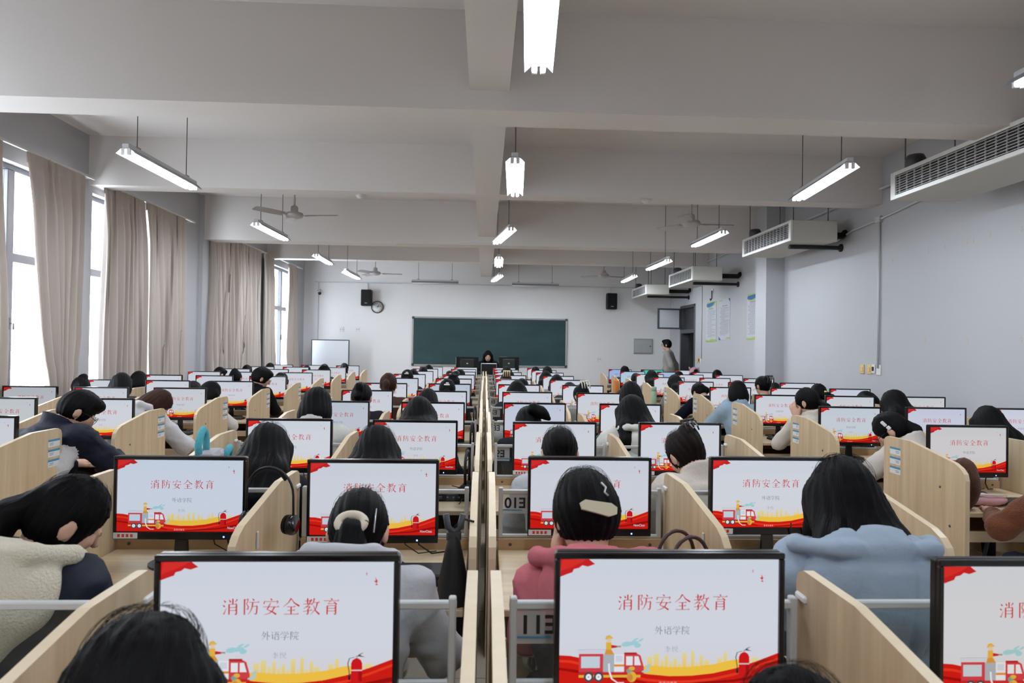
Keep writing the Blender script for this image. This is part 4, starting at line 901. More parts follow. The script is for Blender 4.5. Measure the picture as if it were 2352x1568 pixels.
def make_person(spec, res):
    """returns list of (part name, mesh, colour) in local coordinates: facing +Y, seat at z .45, plus head data"""
    g = lambda k, d: spec.get(k, d)
    L, S = math.radians(g('lean', 14)), math.radians(g('side', 0)); stand = g('stand', False); hz = .52 if not stand else .95
    hip = np.array([0, 0, hz], np.float32); u = np.array([math.sin(S), math.sin(L)*math.cos(S), math.cos(L)*math.cos(S)], np.float32)
    tw = math.radians(g('twist', 0)); ax = np.array([math.cos(tw), math.sin(tw), 0], np.float32); ax = ax-u*(ax@u); ax /= np.linalg.norm(ax); fw = np.cross(u, ax)
    nb = hip+.47*u; hR = Rm(g('hy', 0)+math.degrees(tw), g('lean', 14)*.5+g('hp', 10), g('hr', 0)+g('side', 0)*.5)
    nd = (u+hR[:, 2])/np.linalg.norm(u+hR[:, 2]); nt_ = nb+.075*nd+.012*fw; hc = nt_+.095*hR[:, 2]+.022*hR[:, 1]
    sw = g('sw', .165); sh = {1: nb-.035*u+sw*ax, -1: nb-.035*u-sw*ax}
    arms = {}
    for s in (1, -1):
        a = g('armR' if s > 0 else 'armL', 'desk')
        if a == 'desk': e = sh[s]+np.array([s*.06, .15, -.23]); w = e+np.array([-s*.13, .20, .035]); hd = ('flat', w-e, (0, 0, 1))
        elif a == 'wide': e = sh[s]+np.array([s*.16, .12, -.2]); w = e+np.array([-s*.12, .2, .02]); hd = ('flat', w-e, (0, 0, 1))
        elif a == 'cheek': w = hc+hR@np.array([s*.075, .075, -.115], np.float32); e = sh[s]+np.array([s*g('elb', .07), .2, -.2]); hd = ('curl', hR@np.array([-s*.1, .25, 1.0], np.float32), hR@np.array([s*1.0, .3, 0], np.float32))
        elif a == 'ear': w = hc+hR@np.array([s*.10, .02, -.10], np.float32); e = sh[s]+np.array([s*.12, .14, -.2]); hd = ('curl', hR@np.array([-s*.25, 0, 1.0], np.float32), hR@np.array([s*1.0, 0, .2], np.float32))
        elif a == 'chin': w = hc+hR@np.array([s*.03, .085, -.145], np.float32); e = sh[s]+np.array([s*.02, .26, -.17]); hd = ('curl', hR@np.array([-s*.2, .1, 1.0], np.float32), hR@np.array([s*.5, 1, 0], np.float32))
        elif a == 'down': e = sh[s]+np.array([s*.05, -.03, -.28]); w = e+np.array([s*.0, .06, -.24]); hd = ('flat', w-e, (s*1.0, .2, 0))
        elif a == 'back': e = sh[s]+np.array([s*.08, -.12, -.26]); w = e+np.array([-s*.12, -.05, -.2]); hd = ('curl', w-e, (0, -1, 0))
        else: e = sh[s]+np.array(a[0]); w = e+np.array(a[1]); hd = ('curl', w-e, a[2] if len(a) > 2 else (0, 0, 1))
        l1 = np.linalg.norm(e-sh[s])
        if l1 > .30: e = sh[s]+(e-sh[s])*.30/l1
        arms[s] = (np.asarray(e, np.float32), np.asarray(w, np.float32), hd)
    knee = {}; ank = {}
    for s in (1, -1):
        if stand: knee[s] = np.array([s*.1, .02, .5], np.float32); ank[s] = np.array([s*.1, -.02, .08], np.float32)
        else: knee[s] = np.array([s*.11, .40, .50], np.float32); ank[s] = np.array([s*.12, .34, .10], np.float32)
    hl = lambda x, y, z: hc+hR@np.array([x, y, z], np.float32)
    def skin(P):
        q = (P-hc)@hR
        d = el(q, (0, -.005, .008), (.073, .092, .105)); d = smin(d, el(q, (0, .028, -.062), (.054, .056, .055)), .035)
        d = smin(d, rc(q, (0, .086, .012), (0, .104, -.026), .008, .0125), .012); d = smin(d, el(q, (0, .082, -.064), (.021, .011, .008)), .008)
        for s in (1, -1):
            d = smin(d, el(q, (s*.083, -.012, -.012), (.011, .020, .031)), .004); d = smax(d, -el(q, (s*.096, -.007, -.010), (.007, .010, .017)), .004); d = smin(d, el(q, (s*.042, .06, -.02), (.02, .02, .02)), .02)
            d = smax(d, -el(q, (s*.031, .1, .008), (.014, .012, .010)), .01); d = np.minimum(d, el(q, (s*.031, .079, .008), (.0125, .0125, .0125)))
        d = smin(d, chain(P, [nb-.03*u, nb+.02*nd, nt_+.02*hR[:, 2]], [.062, .052, .05], .02), .025)
        t = smin(chain(P, [hip, hip+.25*u, nb-.06*u], [.11, .115, .085], .05), rc(P, sh[-1], sh[1], .045, .045), .06); d = smin(d, t, .04)
        for s in (1, -1):
            e, w, _ = arms[s]; d = smin(d, chain(P, [sh[s], e, w], [.042, .036, .024], .02), .03)
            d = smin(d, chain(P, [hip+np.array([s*.08, 0, -.02], np.float32), knee[s], ank[s], ank[s]+np.array([0, .1, -.04], np.float32)], [.075, .055, .038, .03], .03), .04)
        return d
    pts = np.stack([hip]+[p for s in (1, -1) for p in (sh[s], *arms[s][:2], knee[s], ank[s])]+[hc]); lo = pts.min(0)-.16; hi = pts.max(0)+.16; lo[2] = 0.02
    hb, hf = res['body'], res['head']
    v, f = nets(skin, axis_pts(lo[0], hi[0], hb, (hc[0]-.10, hc[0]+.10, hf)), axis_pts(lo[1], hi[1], hb, (hc[1]-.13, hc[1]+.14, hf)), axis_pts(lo[2], hi[2], hb, (hc[2]-.15, hi[2], hf)))
    q = ((v-hc)@hR)[f].mean(1); mi = np.zeros(len(f), int)
    eye = np.minimum(np.linalg.norm(q-[.031, .0905, .008], axis=1), np.linalg.norm(q-[-.031, .0905, .008], axis=1)); mi[eye < .0085] = 2
    brow = (np.abs(q[:, 2]-.031) < .0045) & (np.abs(np.abs(q[:, 0])-.033) < .018) & (q[:, 1] > .05); mi[brow] = 2
    mi[(np.abs(q[:, 2]+.064) < .009) & (np.abs(q[:, 0]) < .022) & (q[:, 1] > .07)] = 1
    for s in (1, -1):
        e, w, hd = arms[s]; hv, hfc = place_hand(hd[0], s > 0, w+unit(hd[1])*.01, hd[1], hd[2]); f = np.concatenate([f, hfc+len(v)]); v = np.concatenate([v, hv.astype(np.float32)]); mi = np.concatenate([mi, np.zeros(len(hfc), int)])
    out = [('body', np_mesh('body', v, f, ['skin', 'lip', 'eye_dark'], mi), None)]
    # ---- clothing
    kind = g('top', 'sweater'); puff = {'puffer': .028, 'coat': .016, 'hoodie': .012, 'sweater': .008, 'jacket': .015}[kind]; seed = g('seed', 1)
    hs = g('hoodsize', 1.0)
    def hoodf(P):
        c = nb-.09*fw+.0*u; M = np.stack([ax, fw, u], 1).astype(np.float32); q = (P-c)@M
        o = el(q, (0, 0, -.03*hs), (.115*hs, .066*hs, .10*hs)); o = smin(o, el(q, (0, -.012, -.10*hs), (.06*hs, .045*hs, .07*hs)), .04)
        inn = el(q, (0, .06, .06*hs), (.098*hs, .085, .07*hs)); o = smax(o, -inn, .015)
        r = chain(q, [(.06, .16, .035), (.092*hs, .11, .05), (.112*hs, .03, .052), (.075*hs, -.04*hs, .05), (-.075*hs, -.04*hs, .05), (-.112*hs, .03, .052), (-.092*hs, .11, .05), (-.06, .16, .035)], [.02, .022, .024, .025, .025, .024, .022, .02], .02)
        d = smin(o, r, .010)-.004*ripple(P, seed+5, 20, 4)-.003*(.4-2*np.minimum(np.abs(ripple(P, seed+8, 22, 3)), .4))
        if kind == 'puffer':
            for xo in (-.075, .075): d = d+.010*np.exp(-((q[:, 0]-xo-.2*q[:, 2])**2)/.00012)
            d = d+.012*np.exp(-((q[:, 2]-.018)**2)/.00010)
        neck = chain(P, [nb+.0*nd, nt_, hc], [.060, .060, .086], .01); return smax(d, -neck, .008)
    def top(P):
        d = el(P, hip+.30*u-.005*fw, (.168+puff, .115+puff, .22), np.stack([ax, fw, u], 1)); d = smin(d, el(P, hip+.07*u, (.165+puff, .125+puff, .17), np.stack([ax, fw, u], 1)), .06)
        d = smin(d, rc(P, sh[-1]-.01*u, sh[1]-.01*u, .066+puff*.6, .066+puff*.6), .06)
        d = smin(d, rc(P, nb-.05*u, nb+.0*nd, .085+puff*.5, .066+puff*.3), .05)
        for s in (1, -1):
            e, w, _ = arms[s]; wc = e+(w-e)*.93; d = smin(d, chain(P, [sh[s], e, wc], [.062+puff, .054+puff, .042+puff*.7], .03), .045)
        hipz = hip[2]-(.05 if not stand else .12); d = smax(d, hipz-P[:, 2], .03)
        if kind == 'puffer':
            t = (P-hip)@u; d = d-.016*np.abs(np.sin(t*math.pi/.12)).astype(np.float32)**.5+.010
        amp = {'puffer': .009, 'coat': .007, 'hoodie': .011, 'sweater': .008, 'jacket': .012}[kind]
        rd = ripple(P*np.array([.55, .9, 1.25], np.float32), seed+3, 24, 3); d = d-amp*ripple(P, seed, 17)-amp*(.5-2.2*np.minimum(np.abs(rd), .4))-amp*.45*ripple(P*np.array([1, 1, 1.6], np.float32), seed+7, 44, 4)
        if kind in ('coat', 'jacket') or g('collar', False):   # standing / folded collar
            c = nb+.045*nd; q = (P-c)@np.stack([ax, np.cross(nd, ax), nd], 1).astype(np.float32); rr = np.sqrt(q[:, 0]**2+(q[:, 1]*.92)**2)
            col = np.maximum(np.abs(rr-(.072+q[:, 2]*.12))-.010, np.abs(q[:, 2])-.04)-.004; d = smin(d, col, .015)
        neck = chain(P, [nb+.01*nd, nt_, hc], [.055, .056, .09], .01); d = smax(d, -neck, .008)
        return d
    pt = np.stack([hip, nb]+[p for s in (1, -1) for p in (sh[s], *arms[s][:2])]); lo = pt.min(0)-.15; hi = pt.max(0)+.15; h = res['top']; lo[2] = hip[2]-.14 if stand else hip[2]-.08
    if g('hood', kind in ('hoodie', 'puffer')): lo[1] = min(lo[1], nb[1]-.24)
    v, f = nets(top, axis_pts(lo[0], hi[0], h), axis_pts(lo[1], hi[1], h), axis_pts(lo[2], hi[2], h))
    mi = np.zeros(len(f), int); cen = v[f].mean(1); tt = (cen-hip)@u; lat = np.abs((cen-hip)@ax); inarm = np.zeros(len(f), bool)
    for s in (1, -1):
        e, w, _ = arms[s]; inarm |= np.minimum(rc(cen, sh[s], e, .075+puff, .075+puff), rc(cen, e, w, .08+puff, .08+puff)) < .0
    if g('white', 0): mi[(tt < .35) & ~inarm] = 1
    if g('vest', 0): mi[~inarm & (tt < .44)] = 2
    mats = ['nylon' if kind in ('puffer', 'jacket') else ('fleece' if g('fleece', 0) else 'cloth'), 'cloth_white', 'cloth_charcoal', 'fleece_cream']
    out.append(({'puffer': 'puffer_jacket', 'coat': 'coat', 'hoodie': 'hoodie', 'sweater': 'sweater', 'jacket': 'jacket'}[kind], np_mesh('top', v, f, mats, mi), g('color', (60, 62, 70))))
    if g('hood', kind in ('hoodie', 'puffer')):
        c = nb-.05*fw; R_ = .13*hs+.08; v, f = nets(hoodf, axis_pts(c[0]-R_, c[0]+R_, h*.9), axis_pts(c[1]-R_, c[1]+R_+.06, h*.9), axis_pts(c[2]-R_, c[2]+.17, h*.9))
        out.append(('hood', np_mesh('hood', v, f, ['fleece' if g('fleececollar', 0) else mats[0]]), g('hoodcol', g('color', (60, 62, 70)))))
    if g('legs', True):
        def tro(P):
            d = el(P, hip+np.array([0, .0, -.03], np.float32), (.16, .125, .11))
            for s in (1, -1): d = smin(d, chain(P, [hip+np.array([s*.085, 0, -.02], np.float32), knee[s], ank[s]], [.088, .07, .055], .03), .04)
            return smax(d, P[:, 2]-(hip[2]+.05), .02)
        v, f = nets(tro, axis_pts(-.24, .24, res['leg']), axis_pts(-.2, .56, res['leg']), axis_pts(.04, hip[2]+.09, res['leg'])); out.append(('trousers', np_mesh('trousers', v, f, ['cloth']), g('trouser', (40, 42, 52))))
        for s in (1, -1):
            c = ank[s]
            v, f = nets(lambda P: smax(smin(rc(P, c+np.array([0, -.02, -.04], np.float32), c+np.array([0, .13, -.055], np.float32), .045, .04), rc(P, c, c+np.array([0, 0, -.05], np.float32), .045, .045), .03), .004-P[:, 2], .005),
                axis_pts(c[0]-.08, c[0]+.08, .02), axis_pts(c[1]-.1, c[1]+.22, .02), axis_pts(-.01, .16, .02)); out.append(('shoe', np_mesh('shoe', v, f, ['cloth']), g('shoes', (230, 230, 228))))
    # ---- hair
    st = g('hair', 'long'); big = g('vol', 1.0)
    down = np.array([0, -.1, -1.0], np.float32); down /= np.linalg.norm(down)
    def hair(P):
        q = (P-hc)@hR
        d = el(q, (0, -.014, .016), (.088*big, .106*big, .113*big)); face = el(q, (0, .115, -.045), (.078, .085, .105)); d = smax(d, -face, .02)
        ears = np.minimum(el(q, (.088, -.004, -.02), (.03, .021, .036)), el(q, (-.088, -.004, -.02), (.03, .021, .036)))
        if st in ('short', 'boy'):
            d = smax(d, -(q[:, 2]+.072-.25*(q[:, 1]+.06)), .012); d = smax(d, -ears, .01)
            if st == 'boy': d = smin(d, el(q, (0, .05, .085), (.07, .05, .035)), .03)
        elif st == 'bob':
            d = smin(d, el(q, (0, -.03, -.06), (.10*big, .095*big, .10)), .04); d = smax(d, -face, .02); d = smax(d, -(q[:, 2]+.15), .015)
        elif st == 'long':
            d = smax(d, -(q[:, 2]+.12), .02); ln = g('len', .34)
            b = nb-.062*fw+.05*u; c = nb-.10*fw-.35*max(ln-.14, .03)*u; e_ = nb-.118*fw-max(ln-.14, .03)*u
            for k in (-1, -.34, .34, 1): d = smin(d, chain(P, [hl(k*.062, -.035 if abs(k) < .5 else -.0, .0), b+ax*k*.08*big, c+ax*k*.088*big, e_+ax*k*.075*big], [.052, .046*big, .038*big, .018], .03), .04)
            for s in (1, -1):
                if g('front', True): d = smin(d, chain(P, [hl(s*.082, .02, .02), hl(s*.088, .03, -.09), hl(s*.085, .035, -.09)+down*.12], [.022, .024, .012], .02), .03)
        else:
            d = smax(d, -(q[:, 2]+.085-.3*(q[:, 1]+.07)), .014); 
            if st != 'covered': d = smax(d, -ears, .012)
            if st == 'ponytail':
                z0 = g('pz', .02); o = g('pdir', (0, -.05, -.25)); a = hl(0, -.105, z0); b = a+hR@np.array([0, -.04, -.005], np.float32)+np.array(o)*.22; c = a+np.array(o)*.62+hR@np.array([0, -.03, 0], np.float32); e = a+np.array(o)
                d = smin(d, chain(P, [a, b, c, e], [.022, .037, .036, .014], .02), .012)
            elif st == 'bun':
                d = smin(d, el(q, g('bpos', (0, -.115, -.02)), g('bsize', (.045, .035, .05))), .02)
            elif st == 'lowpony':
                a = hl(0, -.088, -.05); bk = -hR[:, 1]; d = smin(d, chain(P, [a, a+bk*.045+np.array([0, -.004, -.032]), a+bk*.05+np.array([0, -.012, -.075]), a+bk*.03+np.array([0, -.012, -.145])], [.024, .034, .043, .02], .02), .012)
            elif st == 'updo':
                d = smin(d, el(q, (0, -.10, .045), (.048, .04, .075)), .03); 
                if not g('flatupdo', 0): d = smin(d, el(q, (.015, -.09, .092), (.026, .026, .026)), .02)
        an = np.arctan2(q[:, 0], -q[:, 1]+.02*q[:, 2]); gr = np.sin(an*23+2*np.sin(q[:, 2]*18)+seed)+.6*np.sin(an*41+1.5*np.sin(q[:, 2]*30+seed))
        return d-.0024*gr-.0045*ripple(P, seed+9, 22, 4)
    lo = hc-.19; hi = hc+.19
    if st == 'long': lo = np.minimum(lo-np.array([.03, .04, .02]), nb-np.array([.2, .22, g('len', .34)-.02])); hi = np.maximum(hi, nb+np.array([.2, .05, .05]))
    if st in ('ponytail',): o = np.array(g('pdir', (0, -.05, -.25))); lo = np.minimum(lo, hc+o-.14); hi = np.maximum(hi, hc+o+.12); lo[1] -= .08
    if st in ('lowpony',): lo = lo-np.array([0, .08, .14])
    h = res['hair']*(1.15 if st in ('long', 'ponytail') else 1)
    v, f = nets(hair, axis_pts(lo[0], hi[0], h), axis_pts(lo[1], hi[1], h), axis_pts(lo[2], hi[2], h))
    if res['hair'] < .008:
        rg = np.random.RandomState(seed); sv = []; sf = []; base = len(v)
        for k in range(70):
            a0 = rg.uniform(-2.6, 2.6); off = rg.uniform(.002, .010); t0 = rg.uniform(0, .3); ln = rg.uniform(.5, 1.1); tw_ = rg.normal()*.25; rings = []
            for i in range(7):
                t = t0+ln*i/6; aa = a0+tw_*i/6; sp_ = math.sin(min(t, 1.75)); dirv = np.array([math.sin(aa)*sp_*.090*big, -math.cos(aa)*sp_*.108*big-.014, math.cos(min(t, 1.75))*.115*big+.016]); dirv = dirv*(1+off*math.sin(i/6*math.pi)*9+.01)
                if st == 'long' and t > 1.2: dirv[2] -= (t-1.2)*.05
                rings.append(hc+hR@dirv)
            rings = np.array(rings); w_ = .00045
            for i, p_ in enumerate(rings):
                for q_ in ((w_, 0, 0), (-w_*.5, w_*.8, 0), (-w_*.5, -w_*.8, w_)): sv.append(p_+np.array(q_))
            b0 = base+k*21
            for i in range(6):
                for j in range(3): sf.append((b0+i*3+j, b0+i*3+(j+1) % 3, b0+i*3+3+(j+1) % 3, b0+i*3+3+j))
        v = np.concatenate([v, np.array(sv, np.float32)]); f = np.concatenate([f, np.array(sf, np.int64)])
    me = np_mesh('hair', v, f, [g('haircol', 'hair_black')])
    q = (v-hc)@hR; an = np.arctan2(q[:, 0], -q[:, 1]); uv = np.stack([an, q[:, 2]*10], 1).astype(np.float32); ul = me.uv_layers.new(name='UVMap'); li = np.empty(len(me.loops), np.int32); me.loops.foreach_get('vertex_index', li); ul.data.foreach_set('uv', uv[li].ravel())
    out.append(('hair', me, None))
    frame = Matrix([[*map(float, hR[i]), float(hc[i])] for i in range(3)]+[[0, 0, 0, 1]])
    return out, frame, hc, hR
def head_top(hc): return float(hc[2])+.125
def put_person(label, parts, frame, hc, target, color=None, group=None, rz=0.0, mirror=False, color2=None):
    """target: world position of the top of the head (x, y, z); scaled a little so that feet stay on the floor"""
    s = max(.86, min(1.12, target[2]/head_top(hc))); mx = -1 if mirror else 1
    ca, sa = math.cos(rz), math.sin(rz); ox = mx*hc[0]*s; oy = hc[1]*s
    t = thing('person', label, 'person', (target[0]-(ca*ox-sa*oy), target[1]-(sa*ox+ca*oy), 0), rz, group or 'students at the computers')
    t.scale = (mx*s, s, s)
    for nm, me, col in parts:
        o = put(nm, me, t)
        if nm in ('puffer_jacket', 'coat', 'hoodie', 'sweater', 'jacket', 'hood') and color: col = color
        if col: o.color = rgb(*col)
    return t
def acc(t, frame, name, mb, mats, col=None):
    """accessory built in head coordinates (x right, y face, z up)"""
    o = mb.build(name, mats, t); o.matrix_local = frame
    if col: o.color = rgb(*col)
    return o
def torus(mb, c, R, r, axis='y', n=20, m=8, sx=1, sz=1):
    pts = []
    for k in range(n+1):
        a = 2*math.pi*k/n; x, z = R*math.cos(a)*sx, R*math.sin(a)*sz
        pts.append((c[0]+x, c[1], c[2]+z) if axis == 'y' else ((c[0], c[1]+x, c[2]+z) if axis == 'x' else (c[0]+x, c[1]+z, c[2])))
    return mb.tube(pts, r, m, False)
def glasses(t, fr):
    mb = MB()
    for s in (1, -1): torus(mb, (s*.034, .102, .004), .022, .0016, 'y', 18, 5); mb.tube([(s*.057, .1, .008), (s*.08, .05, .01), (s*.083, -.01, .006)], .0016, 5)
    mb.tube([(-.013, .105, .008), (.013, .105, .008)], .0016, 5); acc(t, fr, 'glasses', mb, 'black_matt')
def claw(t, fr, c, col, s=1.0):
    mb = MB()
    for k in range(4): mb.tube([(c[0]-.03*s+.02*s*k, c[1], c[2]+.03*s), (c[0]-.032*s+.02*s*k, c[1]-.018*s, c[2]+.01*s), (c[0]-.03*s+.02*s*k, c[1]-.004, c[2]-.03*s)], .004*s, 5)
    mb.tube([(c[0]-.035*s, c[1]-.004, c[2]+.03*s), (c[0]+.035*s, c[1]-.004, c[2]+.03*s)], .007*s, 6); acc(t, fr, 'hair_claw', mb, 'tinted', col)
# ------------------------------------------------------------------ who sits where
def px_top(px, py, Y): return atY(px, py, Y)
STU = []   # (label, spec, (px, py top of head), Y of the head, extras)
def S(lab, px, py, Y, **k): STU.append((lab, k, px, py, Y))
S('student at the lower left edge of the view, only dark parted hair showing', 322, 1420, .95, hair='long', hp=22, top='sweater', color=(40, 40, 46), len=.26)
S('student at the bottom right, only the top of the head in view', 1835, 1548, .88, hair='long', hp=12, top='sweater', color=(50, 46, 48))
S('student in navy jacket with cream fleece collar and long ponytail, head bowed', 158, 1096, 1.94, hair='ponytail', pdir=(-.15, -.07, -.29), pz=.03, hy=-48, hp=26, hr=4, lean=20, hoodsize=1.5, top='jacket', color=(30, 34, 48), hood=True, fleececollar=1, hoodcol=(222, 214, 196), armR='desk', armL='desk', legs=True)
S('student in pale grey hoodie with low bun in a cream scrunchie', 826, 1128, 2.02, hair='lowpony', hp=34, lean=30, top='hoodie', color=(196, 198, 204), scrunchie=(226, 214, 196), armR=((.09, .13, -.22), (-.14, .2, .03)), armL='desk', hood=True, hoodsize=1.12)
S('student in pink hoodie with black vest and a cream hair barrette', 1346, 1090, 1.95, hair='covered', hp=16, hy=6, lean=18, top='hoodie', color=(196, 112, 122), armL='cheek', elb=.01, sw=.15, armR='desk', vol=1.10, barrette=1, vest=1, hoodsize=1.45)
S('student in light blue puffer coat with long straight black hair', 1938, 1056, 1.98, hair='long', len=.30, hp=12, hy=-10, lean=10, top='puffer', color=(158, 174, 192), hood=True, hoodsize=1.75, vol=1.06)
S('student with very long loose black hair, third row left end', 616, 978, 3.22, hair='long', len=.40, hp=24, lean=22, top='sweater', color=(40, 40, 46), haircol='hair_black', vol=1.08)
S('student with smooth shoulder-length black hair, third row left of the centre', 866, 984, 3.22, hair='long', len=.24, hp=22, lean=24, top='sweater', color=(46, 46, 52), vol=1.1)
S('student with sleek tied-back hair, third row right of the centre', 1286, 982, 3.28, hair='bun', bpos=(0, -.10, .015), bsize=(.055, .035, .06), hp=26, lean=26, top='sweater', color=(176, 180, 186))
S('student in cream coat with folded collar and brown hair in a claw clip', 1576, 988, 3.26, hair='updo', hp=30, hy=18, hr=-8, lean=22, top='coat', color=(204, 194, 184), haircol='hair_dark_brown', clawc=((0.01, -.115, .075), (34, 28, 28)), armL='desk')
S('boy in navy and white jacket bending over beside the aisle, cheek turned', 181, 880, 4.42, hair='boy', hy=-34, hp=22, lean=34, twist=-16, top='jacket', color=(16, 20, 38), white=1, fine=1, armR='wide', armL='desk', sw=.185)
S('student with short bob and white collar, fourth row left end', 728, 892, 4.54, hair='bob', hp=18, lean=18, top='coat', color=(214, 212, 208), vol=1.05)
S('student with loose dark hair, fourth row left of centre', 964, 913, 4.54, hair='long', len=.2, hp=24, lean=24, top='sweater', color=(44, 42, 48), vol=1.06)
S('student with messy ponytail swinging to the right, fourth row', 1214, 934, 4.5, hair='ponytail', pdir=(.13, -.05, -.05), pz=.04, hp=34, lean=30, top='sweater', color=(34, 34, 38), sw=.14)
S('student in white puffer jacket with long black hair, fourth row', 1452, 908, 4.5, hair='long', len=.22, hp=16, lean=14, hy=8, top='puffer', color=(214, 212, 206), hood=True, vol=1.03)
S('student in beige sweater with white hairclip and ponytail, head bowed', 2048, 946, 4.42, hair='ponytail', pdir=(.05, -.05, -.33), pz=-.02, hy=32, hp=30, lean=34, twist=14, top='sweater', color=(202, 194, 188), collar=True, glasses=1, barrette2=1, armL='wide', armR='desk')
S('student with dark hair beside the right wall panel, fourth row', 2270, 933, 4.5, hair='long', len=.2, hp=14, lean=18, top='sweater', color=(40, 38, 42))
S('student with greyish shine on dark hair beside the first windows', 160, 866, 8.0-.7, hair='bun', bpos=(.02, -.06, .105), hp=26, lean=22, hy=20, top='sweater', color=(60, 56, 58))
S('student with reddish-brown hair in pale grey hoodie, bowed over the desk', 361, 894, 5.7, hair='bob', haircol='hair_brown', hy=-38, hp=36, lean=34, twist=-10, top='hoodie', color=(206, 206, 210), armR='wide', armL='ear', vol=1.0)
S('student with high ponytail down the back of the head, fifth row', 831, 880, 5.8, hair='ponytail', pdir=(-.01, -.06, -.17), pz=.085, hp=16, lean=18, top='sweater', color=(38, 36, 42))
S('student with round dark hair, fifth row left of centre', 983, 893, 5.85, hair='bob', hp=22, lean=22, top='sweater', color=(60, 60, 66))
S('student with full dark hair, fifth row right end of centre block', 1449, 878, 5.85, hair='bob', hp=10, lean=14, top='coat', color=(120, 122, 128), vol=1.05)
S('student in cream sweater resting cheek on hand, ponytail behind', 1852, 891, 5.8, hair='ponytail', pdir=(.08, -.10, -.26), pz=-.01, hy=34, hp=8, lean=16, twist=8, top='sweater', color=(206, 198, 188), armL='cheek', armR='desk', collar=True)
S('student with large mass of loose black hair near the right wall', 2054, 899, 5.85, hair='long', len=.26, hp=18, lean=20, hy=6, top='sweater', color=(30, 30, 34), vol=1.12)
S('student in fuzzy brown jacket at the right edge, mostly outside the picture', 2446, 985, 3.2, hair='bob', hp=16, lean=18, top='sweater', fleece=1, color=(104, 62, 42), armL='wide', armR='desk')
# sixth row and beyond
F = []
def T(lab, px, py, r, style, color=(44, 44, 50), dy=0): F.append((lab, px, py, D_(r)-.66+dy, style, color))
T('student with grey sheen on black hair near the second window', 279, 858, 6, 'bobL', (50, 50, 54)); T('student with round black head in front of the closed curtain', 319, 852, 7, 'bob', (60, 50, 50))
T('student in white jacket with long dark hair, sixth row aisle', 482, 876, 6, 'longR', (206, 200, 194)); T('student bowed low behind a monitor, seventh row window side', 443, 874, 7, 'low', (40, 40, 44))
T('student with short dark hair before the third curtain', 505, 843, 9, 'boyR', (70, 70, 76)); T('student with a hair tie on top, eighth row window side', 541, 850, 8, 'updo', (52, 50, 56)); T('student with brownish hair before the third curtain', 559, 838, 10, 'brown', (64, 60, 60))
T('boy in black jacket with glasses looking down to the right', 602, 845, 7, 'boyG', (20, 20, 23)); T('student with dark head below the fourth curtain', 611, 833, 11, 'bob', (52, 52, 58)); T('student with headphones over dark hair, eighth row aisle', 645, 856, 8, 'bobH', (200, 196, 190))
T('student with dark head left of the white board', 704, 839, 11, 'bob', (60, 60, 62)); T('student with rounded dark hair before the white board', 745, 836, 10, 'long', (70, 60, 62)); T('student with small side ponytail right of the white board', 791, 834, 11, 'pony', (206, 196, 196))
T('student with auburn ponytail and brown top, sixth row', 893, 857, 6, 'auburn', (74, 52, 46)); T('student with white clip in dark hair, eighth row', 936, 849, 8, 'clip', (44, 44, 50)); T('student with dark hair behind the clip-wearing one', 949, 848, 9, 'long', (60, 58, 62))
T('student with dark head, tenth row left end of centre', 972, 843, 10, 'bob', (48, 46, 52)); T('student with dark head, farthest row left end of centre', 985, 838, 11, 'long', (58, 56, 60))
T('student with small silver hair clip, sixth row left of centre', 1028, 871, 6, 'clip', (46, 44, 50)); T('student with a big hair bow, seventh row left of centre', 1041, 861, 7, 'bow', (60, 58, 64)); T('student with dark head, ninth row left of centre', 1057, 848, 9, 'bob', (50, 50, 56))
T('student with pointed dark hair, sixth row right of centre', 1188, 874, 6, 'long', (40, 42, 52)); T('student half hidden behind the pointed-hair one, seventh row', 1199, 869, 7, 'bob', (42, 42, 46)); T('student with brownish hair and pale clip, eighth row', 1162, 857, 8, 'brownclip', (90, 74, 66)); T('student with dark head, ninth row right of centre', 1170, 852, 9, 'bob', (46, 46, 50)); T('student with dark head in front of the right desk monitor', 1164, 842, 10, 'long', (50, 48, 54))
T('student with white striped hair claw, sixth row', 1336, 884, 6, 'clawW', (150, 144, 140)); T('student with only the crown of the head showing, seventh row', 1309, 877, 7, 'low', (60, 62, 66)); T('student with dark hair, eighth row right end of centre', 1279, 860, 8, 'long', (160, 162, 168)); T('student with dark hair, ninth row right end of centre', 1254, 852, 9, 'long', (58, 56, 60)); T('student with dark head, tenth row right end of centre', 1257, 841, 10, 'bob', (54, 52, 58)); T('student with dark head, farthest row right end of centre', 1230, 842, 11, 'bob', (60, 58, 62))
T('student with dark head before the bluish screen', 1435, 840, 11, 'bob', (64, 60, 62)); T('student leaning down beside the light cyan screen', 1461, 856, 10, 'low', (70, 66, 68)); T('student with grey coat and scarf, ninth row aisle', 1497, 850, 9, 'long', (120, 118, 122)); T('student with long dark hair turned away, eighth row aisle', 1550, 860, 8, 'longL', (140, 136, 138)); T('student with dark head in the tenth row, wall-side block', 1559, 852, 10, 'bob', (60, 58, 62))
T('student in pink animal-eared hat near the door', 1596, 845, 11, 'hat', (120, 70, 76)); T('student with dark hair beside the column, tenth row', 1647, 849, 10, 'bob', (70, 62, 66)); T('student in dark navy top bowed at the aisle, seventh row', 1606, 879, 7, 'lowR', (22, 24, 38)); T('student in light blue coat with hand raised to the face', 1694, 876, 6, 'blue', (150, 172, 190)); T('student in black with claw clip beside the column', 1751, 864, 7, 'clawB', (24, 24, 27)); T('student with dark hair over pale clothes, bowed, by the wall', 1780, 878, 8, 'low', (214, 212, 214)); T('student with yellow scrunchie, sixth row wall side', 1879, 881, 6, 'yellow', (34, 34, 38)); T('student bowed behind a warm-tinted screen near the wall', 1990, 897, 6, 'low', (50, 48, 52))
